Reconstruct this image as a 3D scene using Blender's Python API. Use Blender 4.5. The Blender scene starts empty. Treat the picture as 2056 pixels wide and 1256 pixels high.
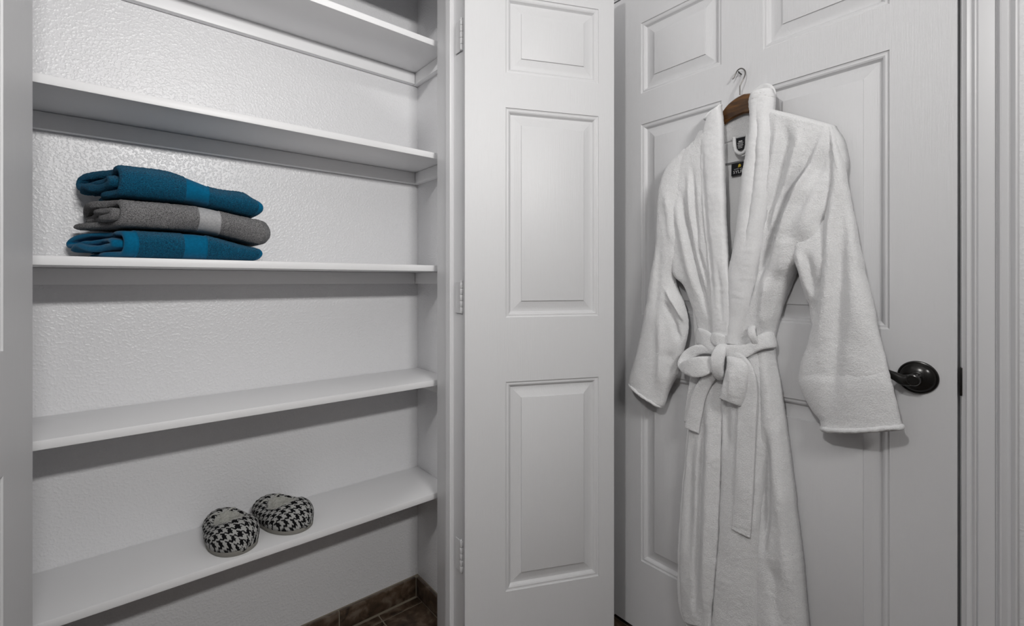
import bpy, bmesh, math, random
from mathutils import Vector, Matrix, noise

# ---------------------------------------------------------------- camera, light, exposure
scene = bpy.context.scene
CAM_Z = 1.128
cam_data = bpy.data.cameras.new('camera')
cam_data.sensor_width = 36.0
cam_data.lens = 940.0 / 2056.0 * 36.0
cam_data.shift_y = -63.0 / 2056.0
cam_data.clip_start = 0.02
camera = bpy.data.objects.new('camera', cam_data)
scene.collection.objects.link(camera)
camera.location = (0.0, 0.0, CAM_Z)
camera.rotation_euler = (math.radians(90), 0, math.radians(-39.706))
scene.camera = camera

world = bpy.data.worlds.new('world')
scene.world = world
world.use_nodes = True
world.node_tree.nodes['Background'].inputs[0].default_value = (0.8, 0.82, 0.86, 1)
world.node_tree.nodes['Background'].inputs[1].default_value = 0.15

def area_light(name, loc, target, size, size_y, power, color):
    d = bpy.data.lights.new(name, 'AREA')
    d.shape = 'RECTANGLE'
    d.size = size
    d.size_y = size_y
    d.energy = power
    d.color = color
    o = bpy.data.objects.new(name, d)
    scene.collection.objects.link(o)
    o.location = loc
    o.rotation_euler = (Vector(target) - Vector(loc)).to_track_quat('-Z', 'Y').to_euler()
    return o

# the vanity bar on the wall behind the camera, and the ceiling lamp of the room
area_light('vanity_light', (0.20, -0.87, 1.97), (0.05, 1.2, 1.85), 0.50, 0.10, 16.6, (1.0, 0.985, 0.965)).data.spread = math.radians(132)
cl = bpy.data.lights.new('ceiling_light', 'POINT')
cl.energy = 47.0
cl.shadow_soft_size = 0.045
cl.color = (1.0, 0.985, 0.965)
clo = bpy.data.objects.new('ceiling_light', cl)
scene.collection.objects.link(clo)
clo.location = (-1.00, 0.07, 2.34)

scene.view_settings.view_transform = 'Standard'
scene.view_settings.look = 'None'
scene.view_settings.gamma = 1.0
scene.view_settings.exposure = 0.0
scene.view_settings.use_curve_mapping = False

# ---------------------------------------------------------------- helpers
COL = scene.collection
random.seed(4)

def tag(o, label=None, cat=None, group=None, kind=None):
    if label: o['label'] = label
    if cat: o['category'] = cat
    if group: o['group'] = group
    if kind: o['kind'] = kind
    return o

def empty(name, loc=(0, 0, 0), parent=None):
    o = bpy.data.objects.new(name, None)
    COL.objects.link(o)
    o.location = loc
    o.empty_display_size = 0.05
    if parent: o.parent = parent
    return o

def link(name, me, mat, parent=None, smooth=True, auto=None):
    o = bpy.data.objects.new(name, me)
    COL.objects.link(o)
    if mat: me.materials.append(mat)
    if parent:
        o.parent = parent
        o.matrix_parent_inverse = Matrix.Translation(-parent.location) if parent.type == 'EMPTY' and parent.parent is None else Matrix.Identity(4)
    if smooth:
        me.polygons.foreach_set('use_smooth', [True] * len(me.polygons))
        if auto is not None:
            me.set_sharp_from_angle(angle=math.radians(auto))
    return o

def mesh(name, verts, faces, mat, parent=None, smooth=True, auto=None):
    me = bpy.data.meshes.new(name)
    me.from_pydata([tuple(v) for v in verts], [], faces)
    me.update()
    return link(name, me, mat, parent, smooth, auto)

def from_bm(name, bm, mat, parent=None, smooth=False, auto=None):
    bmesh.ops.recalc_face_normals(bm, faces=bm.faces[:])
    me = bpy.data.meshes.new(name)
    bm.to_mesh(me)
    bm.free()
    return link(name, me, mat, parent, smooth, auto)

def bm_box(bm, x0, x1, y0, y1, z0, z1, bevel=0.0, seg=2):
    r = bmesh.ops.create_cube(bm, size=1.0)
    vs = r['verts']
    for v in vs:
        v.co = Vector((x0 + (v.co.x + .5) * (x1 - x0), y0 + (v.co.y + .5) * (y1 - y0), z0 + (v.co.z + .5) * (z1 - z0)))
    if bevel > 0:
        es = list({e for v in vs for e in v.link_edges})
        bmesh.ops.bevel(bm, geom=es, offset=bevel, segments=seg, affect='EDGES', profile=0.5)

def box(name, x0, x1, y0, y1, z0, z1, mat, parent=None, bevel=0.0):
    bm = bmesh.new()
    bm_box(bm, x0, x1, y0, y1, z0, z1, bevel)
    return from_bm(name, bm, mat, parent, smooth=bevel > 0, auto=40 if bevel > 0 else None)

def catmull(pts, u):
    n = len(pts) - 1
    x = min(max(u, 0.0), 1.0) * n
    i = min(int(x), n - 1)
    t = x - i
    p1, p2 = Vector(pts[i]), Vector(pts[i + 1])
    p0 = Vector(pts[i - 1]) if i > 0 else 2 * p1 - p2
    p3 = Vector(pts[i + 2]) if i + 2 <= n else 2 * p2 - p1
    return 0.5 * ((2 * p1) + (p2 - p0) * t + (2 * p0 - 5 * p1 + 4 * p2 - p3) * t * t + (3 * p1 - p0 - 3 * p2 + p3) * t ** 3)

def resample(pts, n):
    """n points at equal arc length along the smooth curve through pts"""
    m = max(len(pts) * 24, n * 3)
    c = [catmull(pts, i / m) for i in range(m + 1)]
    L = [0.0]
    for i in range(m): L.append(L[-1] + (c[i + 1] - c[i]).length)
    out, k = [], 0
    for j in range(n):
        s = L[-1] * j / (n - 1)
        while k < m - 1 and L[k + 1] < s: k += 1
        d = L[k + 1] - L[k]
        f = (s - L[k]) / d if d > 1e-9 else 0
        out.append(c[k].lerp(c[k + 1], min(max(f, 0), 1)))
    return out

def lathe(profile, n=48):
    """profile (r, h) -> verts, faces about the z axis"""
    vs, fs = [], []
    for r, h in profile:
        for i in range(n):
            a = 2 * math.pi * i / n
            vs.append(Vector((r * math.cos(a), r * math.sin(a), h)))
    for k in range(len(profile) - 1):
        for i in range(n):
            j = (i + 1) % n
            fs.append((k * n + i, k * n + j, (k + 1) * n + j, (k + 1) * n + i))
    return vs, fs

def tube(path, rad, n=12, caps=True):
    vs, fs = [], []
    m = len(path)
    up = Vector((0.13, 0.31, 0.94))
    for i, p in enumerate(path):
        p = Vector(p)
        d = (Vector(path[min(i + 1, m - 1)]) - Vector(path[max(i - 1, 0)])).normalized()
        x = d.cross(up)
        if x.length < 1e-4: x = d.cross(Vector((1, 0, 0)))
        x.normalize()
        y = d.cross(x).normalized()
        up = y if y.dot(up) > 0 else -y
        x = d.cross(up).normalized()
        y = up
        r = rad[i] if isinstance(rad, (list, tuple)) else rad
        for k in range(n):
            a = 2 * math.pi * k / n
            vs.append(p + x * (r * math.cos(a)) + y * (r * math.sin(a)))
    for i in range(m - 1):
        for k in range(n):
            l = (k + 1) % n
            fs.append((i * n + k, i * n + l, (i + 1) * n + l, (i + 1) * n + k))
    if caps:
        fs.append(tuple(range(n))[::-1])
        fs.append(tuple((m - 1) * n + k for k in range(n)))
    return vs, fs

def smoothstep(a, b, x):
    t = min(max((x - a) / (b - a), 0.0), 1.0)
    return t * t * (3 - 2 * t)

# ---------------------------------------------------------------- materials
def nodes(m):
    return m.node_tree.nodes, m.node_tree.links

def new_mat(name, color, rough=0.5, spec=0.5, metal=0.0):
    m = bpy.data.materials.new(name)
    m.use_nodes = True
    b = m.node_tree.nodes['Principled BSDF']
    b.inputs['Base Color'].default_value = (*color, 1)
    b.inputs['Roughness'].default_value = rough
    b.inputs['Specular IOR Level'].default_value = spec
    b.inputs['Metallic'].default_value = metal
    return m

def add_bump(m, scale, strength, dist, detail=2.0, stretch=(1, 1, 1), rough=0.5, kind='noise', prev=None, contrast=None):
    ns, ls = nodes(m)
    tc = ns.new('ShaderNodeTexCoord')
    mp = ns.new('ShaderNodeMapping')
    mp.inputs['Scale'].default_value = stretch
    ls.new(tc.outputs['Object'], mp.inputs['Vector'])
    if kind == 'noise':
        t = ns.new('ShaderNodeTexNoise')
        t.inputs['Scale'].default_value = scale
        t.inputs['Detail'].default_value = detail
        t.inputs['Roughness'].default_value = rough
        out = t.outputs['Fac']
    else:
        t = ns.new('ShaderNodeTexVoronoi')
        t.inputs['Scale'].default_value = scale
        out = t.outputs['Distance']
    ls.new(mp.outputs['Vector'], t.inputs['Vector'])
    if contrast:
        r = ns.new('ShaderNodeMapRange')
        r.interpolation_type = 'SMOOTHSTEP'
        r.inputs['From Min'].default_value, r.inputs['From Max'].default_value = contrast
        ls.new(out, r.inputs['Value'])
        out = r.outputs['Result']
    bp = ns.new('ShaderNodeBump')
    bp.inputs['Strength'].default_value = strength
    bp.inputs['Distance'].default_value = dist
    ls.new(out, bp.inputs['Height'])
    if prev: ls.new(prev.outputs['Normal'], bp.inputs['Normal'])
    ls.new(bp.outputs['Normal'], ns['Principled BSDF'].inputs['Normal'])
    return bp

WHITE = (0.75, 0.75, 0.765)
M = {}
M['closet_wall'] = new_mat('painted_orange_peel_wall', WHITE, 0.34, 0.5)
add_bump(M['closet_wall'], 165, 0.32, 0.0018, 1.5, kind='noise', contrast=(0.42, 0.72))
M['wall'] = new_mat('painted_wall', WHITE, 0.55, 0.4)
add_bump(M['wall'], 130, 0.35, 0.002, 2.0, contrast=(0.4, 0.75))
M['room_wall'] = new_mat('greige_room_wall', (0.20, 0.197, 0.195), 0.6, 0.3)
M['ceiling'] = new_mat('ceiling_paint', (0.55, 0.55, 0.55), 0.8, 0.2)
M['trim'] = new_mat('semi_gloss_trim_paint', (0.64, 0.64, 0.652), 0.32, 0.5)
add_bump(M['trim'], 14, 0.10, 0.0015, 3)
M['shelf'] = new_mat('painted_shelf', (0.87, 0.87, 0.88), 0.42, 0.45)
add_bump(M['shelf'], 40, 0.15, 0.001, 3)
def grain(name, stretch, color):
    m = new_mat(name, color, 0.45, 0.5)
    add_bump(m, 60, 0.20, 0.0010, 5, stretch=stretch, rough=0.6, contrast=(0.35, 0.7))
    return m
M['door'] = grain('painted_woodgrain_door', (6.0, 6.0, 0.25), (0.62, 0.62, 0.632))
M['leaf'] = grain('painted_closet_leaf', (6.0, 6.0, 0.25), (0.62, 0.62, 0.63))
M['hinge'] = new_mat('painted_hinge', (0.62, 0.62, 0.63), 0.4, 0.5)
M['dark'] = new_mat('painted_gap_shade', (0.012, 0.012, 0.012), 0.9, 0.1)  # near-black colour standing in for the shade in the door gaps
M['bronze'] = new_mat('oil_rubbed_bronze', (0.012, 0.011, 0.010), 0.22, 0.6, 0.35)
M['steel'] = new_mat('hook_steel', (0.22, 0.21, 0.20), 0.3, 0.5, 1.0)

def tile_mat(name, seed):
    m = new_mat(name, (0.1, 0.06, 0.035), 0.38, 0.5)
    ns, ls = nodes(m)
    tc = ns.new('ShaderNodeTexCoord')
    n1 = ns.new('ShaderNodeTexNoise')
    n1.noise_dimensions = '4D'
    n1.inputs['W'].default_value = seed
    n1.inputs['Scale'].default_value = 26
    n1.inputs['Detail'].default_value = 6
    n1.inputs['Distortion'].default_value = 1.2
    r = ns.new('ShaderNodeValToRGB')
    e = r.color_ramp.elements
    e[0].position, e[0].color = 0.34, (0.030, 0.019, 0.012, 1)
    e[1].position, e[1].color = 0.52, (0.090, 0.058, 0.037, 1)
    x = r.color_ramp.elements.new(0.68)
    x.color = (0.17, 0.13, 0.10, 1)
    ls.new(tc.outputs['Object'], n1.inputs['Vector'])
    ls.new(n1.outputs['Fac'], r.inputs['Fac'])
    ls.new(r.outputs['Color'], ns['Principled BSDF'].inputs['Base Color'])
    return m
M['tile'] = tile_mat('brown_stone_tile', 0.0)
M['grout'] = new_mat('beige_grout', (0.27, 0.235, 0.185), 0.9, 0.2)
add_bump(M['grout'], 300, 0.4, 0.001)

# wood of the hanger
M['wood'] = new_mat('walnut_stained_wood', (0.16, 0.06, 0.015), 0.33, 0.5)
ns, ls = nodes(M['wood'])
tc = ns.new('ShaderNodeTexCoord'); mp = ns.new('ShaderNodeMapping')
mp.inputs['Scale'].default_value = (30, 4, 30)
nz = ns.new('ShaderNodeTexNoise'); nz.inputs['Scale'].default_value = 4; nz.inputs['Detail'].default_value = 5
rp = ns.new('ShaderNodeValToRGB')
rp.color_ramp.elements[0].position = 0.35; rp.color_ramp.elements[0].color = (0.032, 0.011, 0.001, 1)
rp.color_ramp.elements[1].position = 0.70; rp.color_ramp.elements[1].color = (0.135, 0.055, 0.008, 1)
ls.new(tc.outputs['Object'], mp.inputs['Vector']); ls.new(mp.outputs['Vector'], nz.inputs['Vector'])
ls.new(nz.outputs['Fac'], rp.inputs['Fac']); ls.new(rp.outputs['Color'], ns['Principled BSDF'].inputs['Base Color'])

def terry(name, c0, c1, scale, bump, dist, sheen=0.3):
    m = new_mat(name, c0, 0.95, 0.12)
    ns, ls = nodes(m)
    b = ns['Principled BSDF']
    b.inputs['Sheen Weight'].default_value = sheen
    b.inputs['Sheen Roughness'].default_value = 0.5
    tc = ns.new('ShaderNodeTexCoord')
    n1 = ns.new('ShaderNodeTexNoise'); n1.inputs['Scale'].default_value = scale; n1.inputs['Detail'].default_value = 3
    n1.inputs['Roughness'].default_value = 0.65
    r = ns.new('ShaderNodeValToRGB')
    r.color_ramp.elements[0].position = 0.36; r.color_ramp.elements[0].color = (*c0, 1)
    r.color_ramp.elements[1].position = 0.66; r.color_ramp.elements[1].color = (*c1, 1)
    bp = ns.new('ShaderNodeBump'); bp.inputs['Strength'].default_value = bump; bp.inputs['Distance'].default_value = dist
    ls.new(tc.outputs['Object'], n1.inputs['Vector'])
    ls.new(n1.outputs['Fac'], r.inputs['Fac']); ls.new(r.outputs['Color'], b.inputs['Base Color'])
    ls.new(n1.outputs['Fac'], bp.inputs['Height']); ls.new(bp.outputs['Normal'], b.inputs['Normal'])
    return m
M['robe'] = terry('white_terry', (0.69, 0.69, 0.70), (0.77, 0.77, 0.775), 330, 0.55, 0.004, 0.15)
M['robe_inside'] = terry('white_flat_cotton', (0.80, 0.80, 0.81), (0.84, 0.84, 0.845), 300, 0.2, 0.001, 0.1)
M['robe_lapel'] = terry('white_velour', (0.70, 0.70, 0.71), (0.75, 0.75, 0.755), 260, 0.28, 0.002, 0.15)
M['teal'] = terry('teal_terry', (0.000, 0.040, 0.095), (0.002, 0.170, 0.315), 520, 0.9, 0.006, 0.08)
M['teal_band'] = terry('teal_woven_band', (0.000, 0.100, 0.205), (0.001, 0.128, 0.255), 200, 0.15, 0.001, 0.1)
M['grey'] = terry('grey_terry', (0.085, 0.083, 0.087), (0.44, 0.435, 0.44), 560, 0.9, 0.006, 0.08)
M['grey_band'] = terry('grey_woven_band', (0.34, 0.34, 0.35), (0.44, 0.44, 0.45), 240, 0.2, 0.001, 0.1)
M['grey_hem'] = terry('grey_hem_tape', (0.11, 0.11, 0.115), (0.18, 0.18, 0.185), 240, 0.2, 0.001, 0.1)
M['fleece'] = terry('white_fleece', (0.36, 0.36, 0.33), (0.50, 0.50, 0.47), 160, 0.8, 0.006, 0.2)
M['sole'] = new_mat('pale_fabric_sole', (0.24, 0.232, 0.21), 0.85, 0.2)
add_bump(M['sole'], 400, 0.3, 0.001)
M['label_black'] = new_mat('black_woven_label', (0.006, 0.006, 0.009), 0.7, 0.3)
M['thread_white'] = new_mat('white_thread', (0.7, 0.7, 0.7), 0.7, 0.2)
M['thread_gold'] = new_mat('gold_thread', (0.62, 0.46, 0.05), 0.6, 0.3)
M['seam'] = new_mat('grey_seam_tape', (0.22, 0.22, 0.23), 0.8, 0.2)

# houndstooth from the cloth's own UV, one unit = one thread
def houndstooth():
    m = new_mat('houndstooth_cloth', (0.5, 0.5, 0.5), 0.9, 0.15)
    ns, ls = nodes(m)
    uv = ns.new('ShaderNodeUVMap'); uv.uv_map = 'UVMap'
    sp = ns.new('ShaderNodeSeparateXYZ'); ls.new(uv.outputs['UV'], sp.inputs[0])
    def math_(op, a, b=None):
        n = ns.new('ShaderNodeMath'); n.operation = op
        for i, v in enumerate((a, b)):
            if v is None: continue
            if isinstance(v, (int, float)): n.inputs[i].default_value = v
            else: ls.new(v, n.inputs[i])
        return n.outputs[0]
    x, y = math_('FLOOR', sp.outputs['X']), math_('FLOOR', sp.outputs['Y'])
    warp = math_('LESS_THAN', math_('FLOORED_MODULO', x, 8.0), 3.5)
    weft = math_('LESS_THAN', math_('FLOORED_MODULO', y, 8.0), 3.5)
    tw = math_('LESS_THAN', math_('FLOORED_MODULO', math_('ADD', x, y), 4.0), 1.5)
    mx = ns.new('ShaderNodeMix'); mx.data_type = 'FLOAT'
    ls.new(tw, mx.inputs[0]); ls.new(weft, mx.inputs[2]); ls.new(warp, mx.inputs[3])
    mc = ns.new('ShaderNodeMix'); mc.data_type = 'RGBA'
    mc.inputs[6].default_value = (0.42, 0.42, 0.41, 1)
    mc.inputs[7].default_value = (0.006, 0.006, 0.007, 1)
    ls.new(mx.outputs[0], mc.inputs[0]); ls.new(mc.outputs[2], ns['Principled BSDF'].inputs['Base Color'])
    add_bump(m, 500, 0.3, 0.001)
    return m
M['houndstooth'] = houndstooth()
# ---------------------------------------------------------------- the room
# x runs along the closet wall, y into the closet, z up; the robe's door lies in the plane x = DOOR_X
DOOR_X = 1.2608
WALL_Y = 1.12           # face of the closet wall
OPEN_L, OPEN_R = -0.155, 0.747   # the closet opening
HEAD_Z = 2.065
CL_BACK, CL_R, CL_L = 1.532, 0.825, -0.235
CEIL = 2.44
JB = 1.262              # back of the closet wall

def struct(o, label, cat):
    return tag(o, label, cat, kind='structure')

# floor: grout bed with tiles
floor = empty('floor')
struct(floor, 'brown stone tile floor with beige grout under the closet', 'floor')
box('grout_bed', -1.5, 1.75, -1.05, 1.60, -0.04, -0.003, M['grout'], floor)
tile_meshes = {}
def tile(x0, x1, y0, y1):
    g = 0.0025
    key = (round(x1 - x0, 4), round(y1 - y0, 4))
    cx, cy = (x0 + x1) / 2, (y0 + y1) / 2
    if key not in tile_meshes:
        bm = bmesh.new()
        hx, hy = (x1 - x0) / 2 - g, (y1 - y0) / 2 - g
        bm_box(bm, -hx, hx, -hy, hy, -0.012, 0.0, 0.0012, 1)
        bmesh.ops.recalc_face_normals(bm, faces=bm.faces[:])
        me = bpy.data.meshes.new('tile'); bm.to_mesh(me); bm.free()
        me.materials.append(M['tile'])
        tile_meshes[key] = me
    o = bpy.data.objects.new('tile', tile_meshes[key])
    COL.objects.link(o)
    o.parent = floor
    o.location = (cx, cy, 0)
S = 0.305
ys = [1.508, 1.4735]
while ys[-1] > -1.0: ys.append(ys[-1] - S)
for k in range(len(ys) - 1):
    y1, y0 = ys[k], max(ys[k + 1], -1.04)
    xs = [0.665 - S * i for i in range(8)][::-1] + [0.665 + S * (i + 1) for i in range(4)]
    for i in range(len(xs) - 1):
        x0, x1 = max(xs[i], -1.49), min(xs[i + 1], 1.74)
        if x1 - x0 < 0.02: continue
        if y0 > 1.0:
            x0, x1 = max(x0, CL_L), min(x1, CL_R - 0.012)
            if x1 - x0 < 0.02: continue
        tile(x0, x1, y0, y1)

struct(box('ceiling', -1.5, 1.75, -1.05, 1.60, CEIL, CEIL + 0.05, M['ceiling']), 'plain white painted ceiling', 'ceiling')
struct(box('wall_left', -1.55, -1.5, -1.05, WALL_Y, 0, CEIL, M['room_wall']), 'painted wall left of the room', 'wall')
struct(box('wall_front', -1.55, 1.75, -1.10, -1.05, 0, CEIL, M['room_wall']), 'painted wall behind the viewer', 'wall')
struct(box('wall_closet_back', CL_L - 0.05, CL_R + 0.05, CL_BACK, CL_BACK + 0.05, 0, CEIL, M['closet_wall']), 'textured white back wall of the shelf closet', 'wall')
struct(box('wall_closet_right', CL_R, CL_R + 0.05, JB, CL_BACK, 0, CEIL, M['closet_wall']), 'white side wall at the right end of the closet shelves', 'wall')
struct(box('wall_closet_left', CL_L - 0.05, CL_L, JB, CL_BACK, 0, CEIL, M['closet_wall']), 'white side wall at the left end of the closet', 'wall')
# wall that holds the closet opening
bm = bmesh.new()
bm_box(bm, -1.5, OPEN_L - 0.018, WALL_Y, JB, 0, CEIL)
bm_box(bm, OPEN_R + 0.018, 1.30, WALL_Y, JB, 0, CEIL)
bm_box(bm, OPEN_L - 0.018, OPEN_R + 0.018, WALL_Y, JB, HEAD_Z + 0.018, CEIL)
struct(from_bm('wall_back', bm, M['wall']), 'white wall around the closet opening', 'wall')
# wall that holds the robe's door
DB0, DB1 = 0.1488, 0.9930          # door edges
JB0, JB1 = 0.1431, 0.9985          # jamb faces
DZ0, DZ1 = 0.022, 2.054
bm = bmesh.new()
bm_box(bm, DOOR_X + 0.001, DOOR_X + 0.115, -1.05, JB0 - 0.019, 0, CEIL)
bm_box(bm, DOOR_X + 0.001, DOOR_X + 0.115, JB1 + 0.019, WALL_Y + .002, 0, CEIL)
bm_box(bm, DOOR_X + 0.001, DOOR_X + 0.115, JB0 - 0.019, JB1 + 0.019, 2.078, CEIL)
struct(from_bm('wall_right', bm, M['wall']), 'white lightly textured wall beside the door frame at the right edge', 'wall')
struct(box('gap_shade_sheet', DOOR_X + 0.30, DOOR_X + 0.35, 0.0, 1.10, -0.04, 2.2, M['dark']), 'added black sheet behind the closed door, painting shade into its gaps', 'wall')  # black sheet added behind the door; its colour paints the gaps' shade

# tile base in the closet
bb = empty('baseboard_back')
struct(bb, 'brown stone tile base along the closet back wall', 'baseboard')
box('grout_bed', CL_L, CL_R, CL_BACK - 0.016, CL_BACK + 0.002, -0.003, 0.0645, M['grout'], bb)
xe = [CL_L, 0.535 - 2 * S, 0.535 - S, 0.535, CL_R - 0.016]
for i in range(len(xe) - 1):
    box('tile', xe[i] + 0.0025, xe[i + 1] - 0.0025, CL_BACK - 0.021, CL_BACK - 0.010, 0.003, 0.0675, M['tile'], bb, 0.001)
bb = empty('baseboard_right')
struct(bb, 'brown stone tile base at the right end of the closet', 'baseboard')
box('grout_bed', CL_R - 0.010, CL_R + 0.002, JB, CL_BACK - 0.022, -0.003, 0.0645, M['grout'], bb)
box('tile', CL_R - 0.0155, CL_R - 0.006, JB + 0.004, CL_BACK - 0.0235, 0.003, 0.0675, M['tile'], bb, 0.001)

# closet door frame: jambs with their stops, and the flat casing on the wall
tr = empty('trim_1')
struct(tr, 'white closet door frame with a narrow raised stop', 'door frame')
def jamb(x, s):
    # s: +1 right jamb (faces -x), -1 left jamb
    f0, f1 = (x, x + 0.018) if s > 0 else (x - 0.018, x)
    box('jamb', f0, f1, WALL_Y, JB, 0, HEAD_Z + 0.018, M['trim'], tr, 0.0012)
    prof = [(0.0, 1.168), (0.008, 1.168), (0.0115, 1.171), (0.0115, 1.192), (0.009, 1.196), (0.007, 1.200), (0.007, 1.205), (0.0, 1.206)]
    vs, fs = [], []
    for z in (0.0, HEAD_Z):
        for d, y in prof: vs.append((x - s * d, y, z))
    n = len(prof)
    for i in range(n):
        j = (i + 1) % n
        fs.append((i, j, n + j, n + i))
    fs += [tuple(range(n)), tuple(range(2 * n - 1, n - 1, -1))]
    mesh('stop', vs, fs, M['trim'], tr, smooth=True, auto=25)
jamb(OPEN_R, 1)
jamb(OPEN_L, -1)
box('head_jamb', OPEN_L, OPEN_R, WALL_Y, JB, HEAD_Z, HEAD_Z + 0.018, M['trim'], tr, 0.0012)
box('stop', OPEN_L, OPEN_R, 1.168, 1.205, HEAD_Z - 0.0115, HEAD_Z, M['trim'], tr, 0.001)
box('casing', OPEN_R + 0.006, OPEN_R + 0.063, WALL_Y - 0.012, WALL_Y, 0, HEAD_Z + 0.06, M['trim'], tr, 0.002)
box('casing', OPEN_L - 0.063, OPEN_L - 0.006, WALL_Y - 0.012, WALL_Y, 0, HEAD_Z + 0.06, M['trim'], tr, 0.002)
box('casing', OPEN_L - 0.006, OPEN_R + 0.006, WALL_Y - 0.012, WALL_Y, HEAD_Z + 0.006, HEAD_Z + 0.06, M['trim'], tr, 0.002)

# ---------------------------------------------------------------- moulded panel doors
# door space: u across, v up, n out of the seen face (n = 0)
RING = [(0.0, 0.0), (0.0010, -0.0026), (0.0040, -0.0036), (0.0080, -0.0030), (0.0115, -0.0048), (0.0145, -0.0092),
        (0.0165, -0.0112), (0.0190, -0.0114), (0.0300, -0.0086), (0.0465, -0.0042), (0.0470, -0.0014), (0.0490, -0.0008)]
def panel_mesh(w, h):
    vs, fs = [], []
    for o, n in RING:
        vs += [(o, o, n), (w - o, o, n), (w - o, h - o, n), (o, h - o, n)]
    k = len(RING)
    for i in range(k - 1):
        for j in range(4):
            l = (j + 1) % 4
            fs.append((4 * i + j, 4 * i + l, 4 * i + 4 + l, 4 * i + 4 + j))
    fs.append(tuple(4 * (k - 1) + j for j in range(4)))
    b = len(vs)
    vs += [(0, 0, -0.014), (w, 0, -0.014), (w, h, -0.014), (0, h, -0.014)]
    fs.append((b + 3, b + 2, b + 1, b))
    for j in range(4):
        l = (j + 1) % 4
        fs.append((l, j, b + j, b + l))
    return vs, fs

def door_slab(root, W, H, cols, rows, thick, mat, xf):
    """cols / rows: lists of (start, end) of the panels; xf maps (u, v, n) to the world"""
    us = sorted({0.0, W} | {c for p in cols for c in p})
    vs_ = sorted({0.0, H} | {c for p in rows for c in p})
    V, F, ix = [], [], {}
    def vert(u, v, n):
        k = (round(u, 5), round(v, 5), round(n, 5))
        if k not in ix:
            ix[k] = len(V)
            V.append(xf(u, v, n))
        return ix[k]
    for i in range(len(us) - 1):
        for j in range(len(vs_) - 1):
            a, b, c, d = us[i], us[i + 1], vs_[j], vs_[j + 1]
            hole = any(abs(a - p[0]) < 1e-6 for p in cols) and any(abs(c - q[0]) < 1e-6 for q in rows)
            if not hole:
                F.append((vert(a, c, 0), vert(b, c, 0), vert(b, d, 0), vert(a, d, 0)))
            else:
                q = [(a, c), (b, c), (b, d), (a, d)]
                for k in range(4):
                    p0, p1 = q[k], q[(k + 1) % 4]
                    F.append((vert(*p0, 0), vert(*p0, -0.015), vert(*p1, -0.015), vert(*p1, 0)))
                F.append((vert(a, c, -0.015), vert(b, c, -0.015), vert(b, d, -0.015), vert(a, d, -0.015)))
    e = 0.0015
    q = [(0, 0), (W, 0), (W, H), (0, H)]
    # edges of the slab with all the points on its rim
    rim = [(u, 0.0) for u in us] + [(W, v) for v in vs_[1:]] + [(u, H) for u in us[::-1][1:]] + [(0.0, v) for v in vs_[::-1][1:-1]]
    n = len(rim)
    for k in range(n):
        p0, p1 = rim[k], rim[(k + 1) % n]
        F.append((vert(*p1, 0), vert(*p0, 0), vert(*p0, -thick), vert(*p1, -thick)))
    F.append(tuple(vert(*p, -thick) for p in rim[::-1]))
    bm = bmesh.new()
    bv = [bm.verts.new(v) for v in V]
    for f in F:
        try: bm.faces.new([bv[i] for i in f])
        except ValueError: pass
    bm.normal_update()
    from_bm('slab', bm, mat, root, smooth=False)
    for c in cols:
        for r in rows:
            pv, pf = panel_mesh(c[1] - c[0], r[1] - r[0])
            pv = [xf(c[0] + u, r[0] + v, n) for u, v, n in pv]
            bm = bmesh.new()
            bv = [bm.verts.new(v) for v in pv]
            for f in pf: bm.faces.new([bv[i] for i in f])
            from_bm('panel', bm, mat, root, smooth=True, auto=20)

ROWS = [(0.245 - DZ0, 0.842 - DZ0), (1.0255 - DZ0, 1.624 - DZ0), (1.722 - DZ0, 1.945 - DZ0)]
HDOOR = DZ1 - DZ0

def hinge(root, x, y, z, ang, plate_dirs, r=0.0052, h=0.089):
    g = empty('hinge', (x, y, z))
    g.parent = root
    for k in range(5):
        z0 = -h / 2 + k * h / 5
        pr = [(0.0, z0 + .0004), (r * .9, z0 + .0004), (r, z0 + .0012), (r, z0 + h / 5 - .0012), (r * .9, z0 + h / 5 - .0004), (0.0, z0 + h / 5 - .0004)]
        vs, fs = lathe(pr, 16)
        o = mesh('knuckle', vs, fs, M['hinge'], g, smooth=True, auto=40)
    vs, fs = lathe([(0, h / 2), (r * .8, h / 2), (r * .9, h / 2 + .002), (r * .5, h / 2 + .005), (0, h / 2 + .0055)], 16)
    mesh('finial', vs, fs, M['hinge'], g, smooth=True, auto=40)
    for (dx, dy) in plate_dirs:
        d = Vector((dx, dy, 0)).normalized()
        n = Vector((-d.y, d.x, 0))
        bm = bmesh.new()
        bm_box(bm, 0.003, 0.030, -0.0010, 0.0010, -h / 2, h / 2, 0.0005, 1)
        for v in bm.verts:
            v.co = d * v.co.x + n * v.co.y + Vector((0, 0, v.co.z))
        from_bm('plate', bm, M['hinge'], g)
    return g

# --- the door with the robe (door_1): u runs along +y, n along -x
d1 = empty('door_1')
struct(d1, 'white six-panel door carrying the bathrobe', 'door')
# seen from the camera the face looks to -x; mirror-safe mapping
W1 = DB1 - DB0
def xf1(u, v, n): return (DOOR_X - n, DB1 - u, DZ0 + v)
door_slab(d1, W1, HDOOR, [(DB1 - 0.8792, DB1 - 0.6205), (DB1 - 0.5130, DB1 - 0.2545)], ROWS, 0.035, M['door'], xf1)
for z in (1.836, 1.094, 0.340):
    hinge(d1, DOOR_X - 0.0045, 0.9958, z, 0, [])
# little hook that carries the hanger
vs, fs = tube([(DOOR_X + .004, 0.5665, 1.6775), (DOOR_X - .009, 0.5662, 1.6772), (DOOR_X - .015, 0.5660, 1.6775), (DOOR_X - .018, 0.5658, 1.6795)], [.0016, .0016, .0016, .0014], 10)
mesh('coat_nail', vs, fs, M['bronze'], d1, auto=50)
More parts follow.
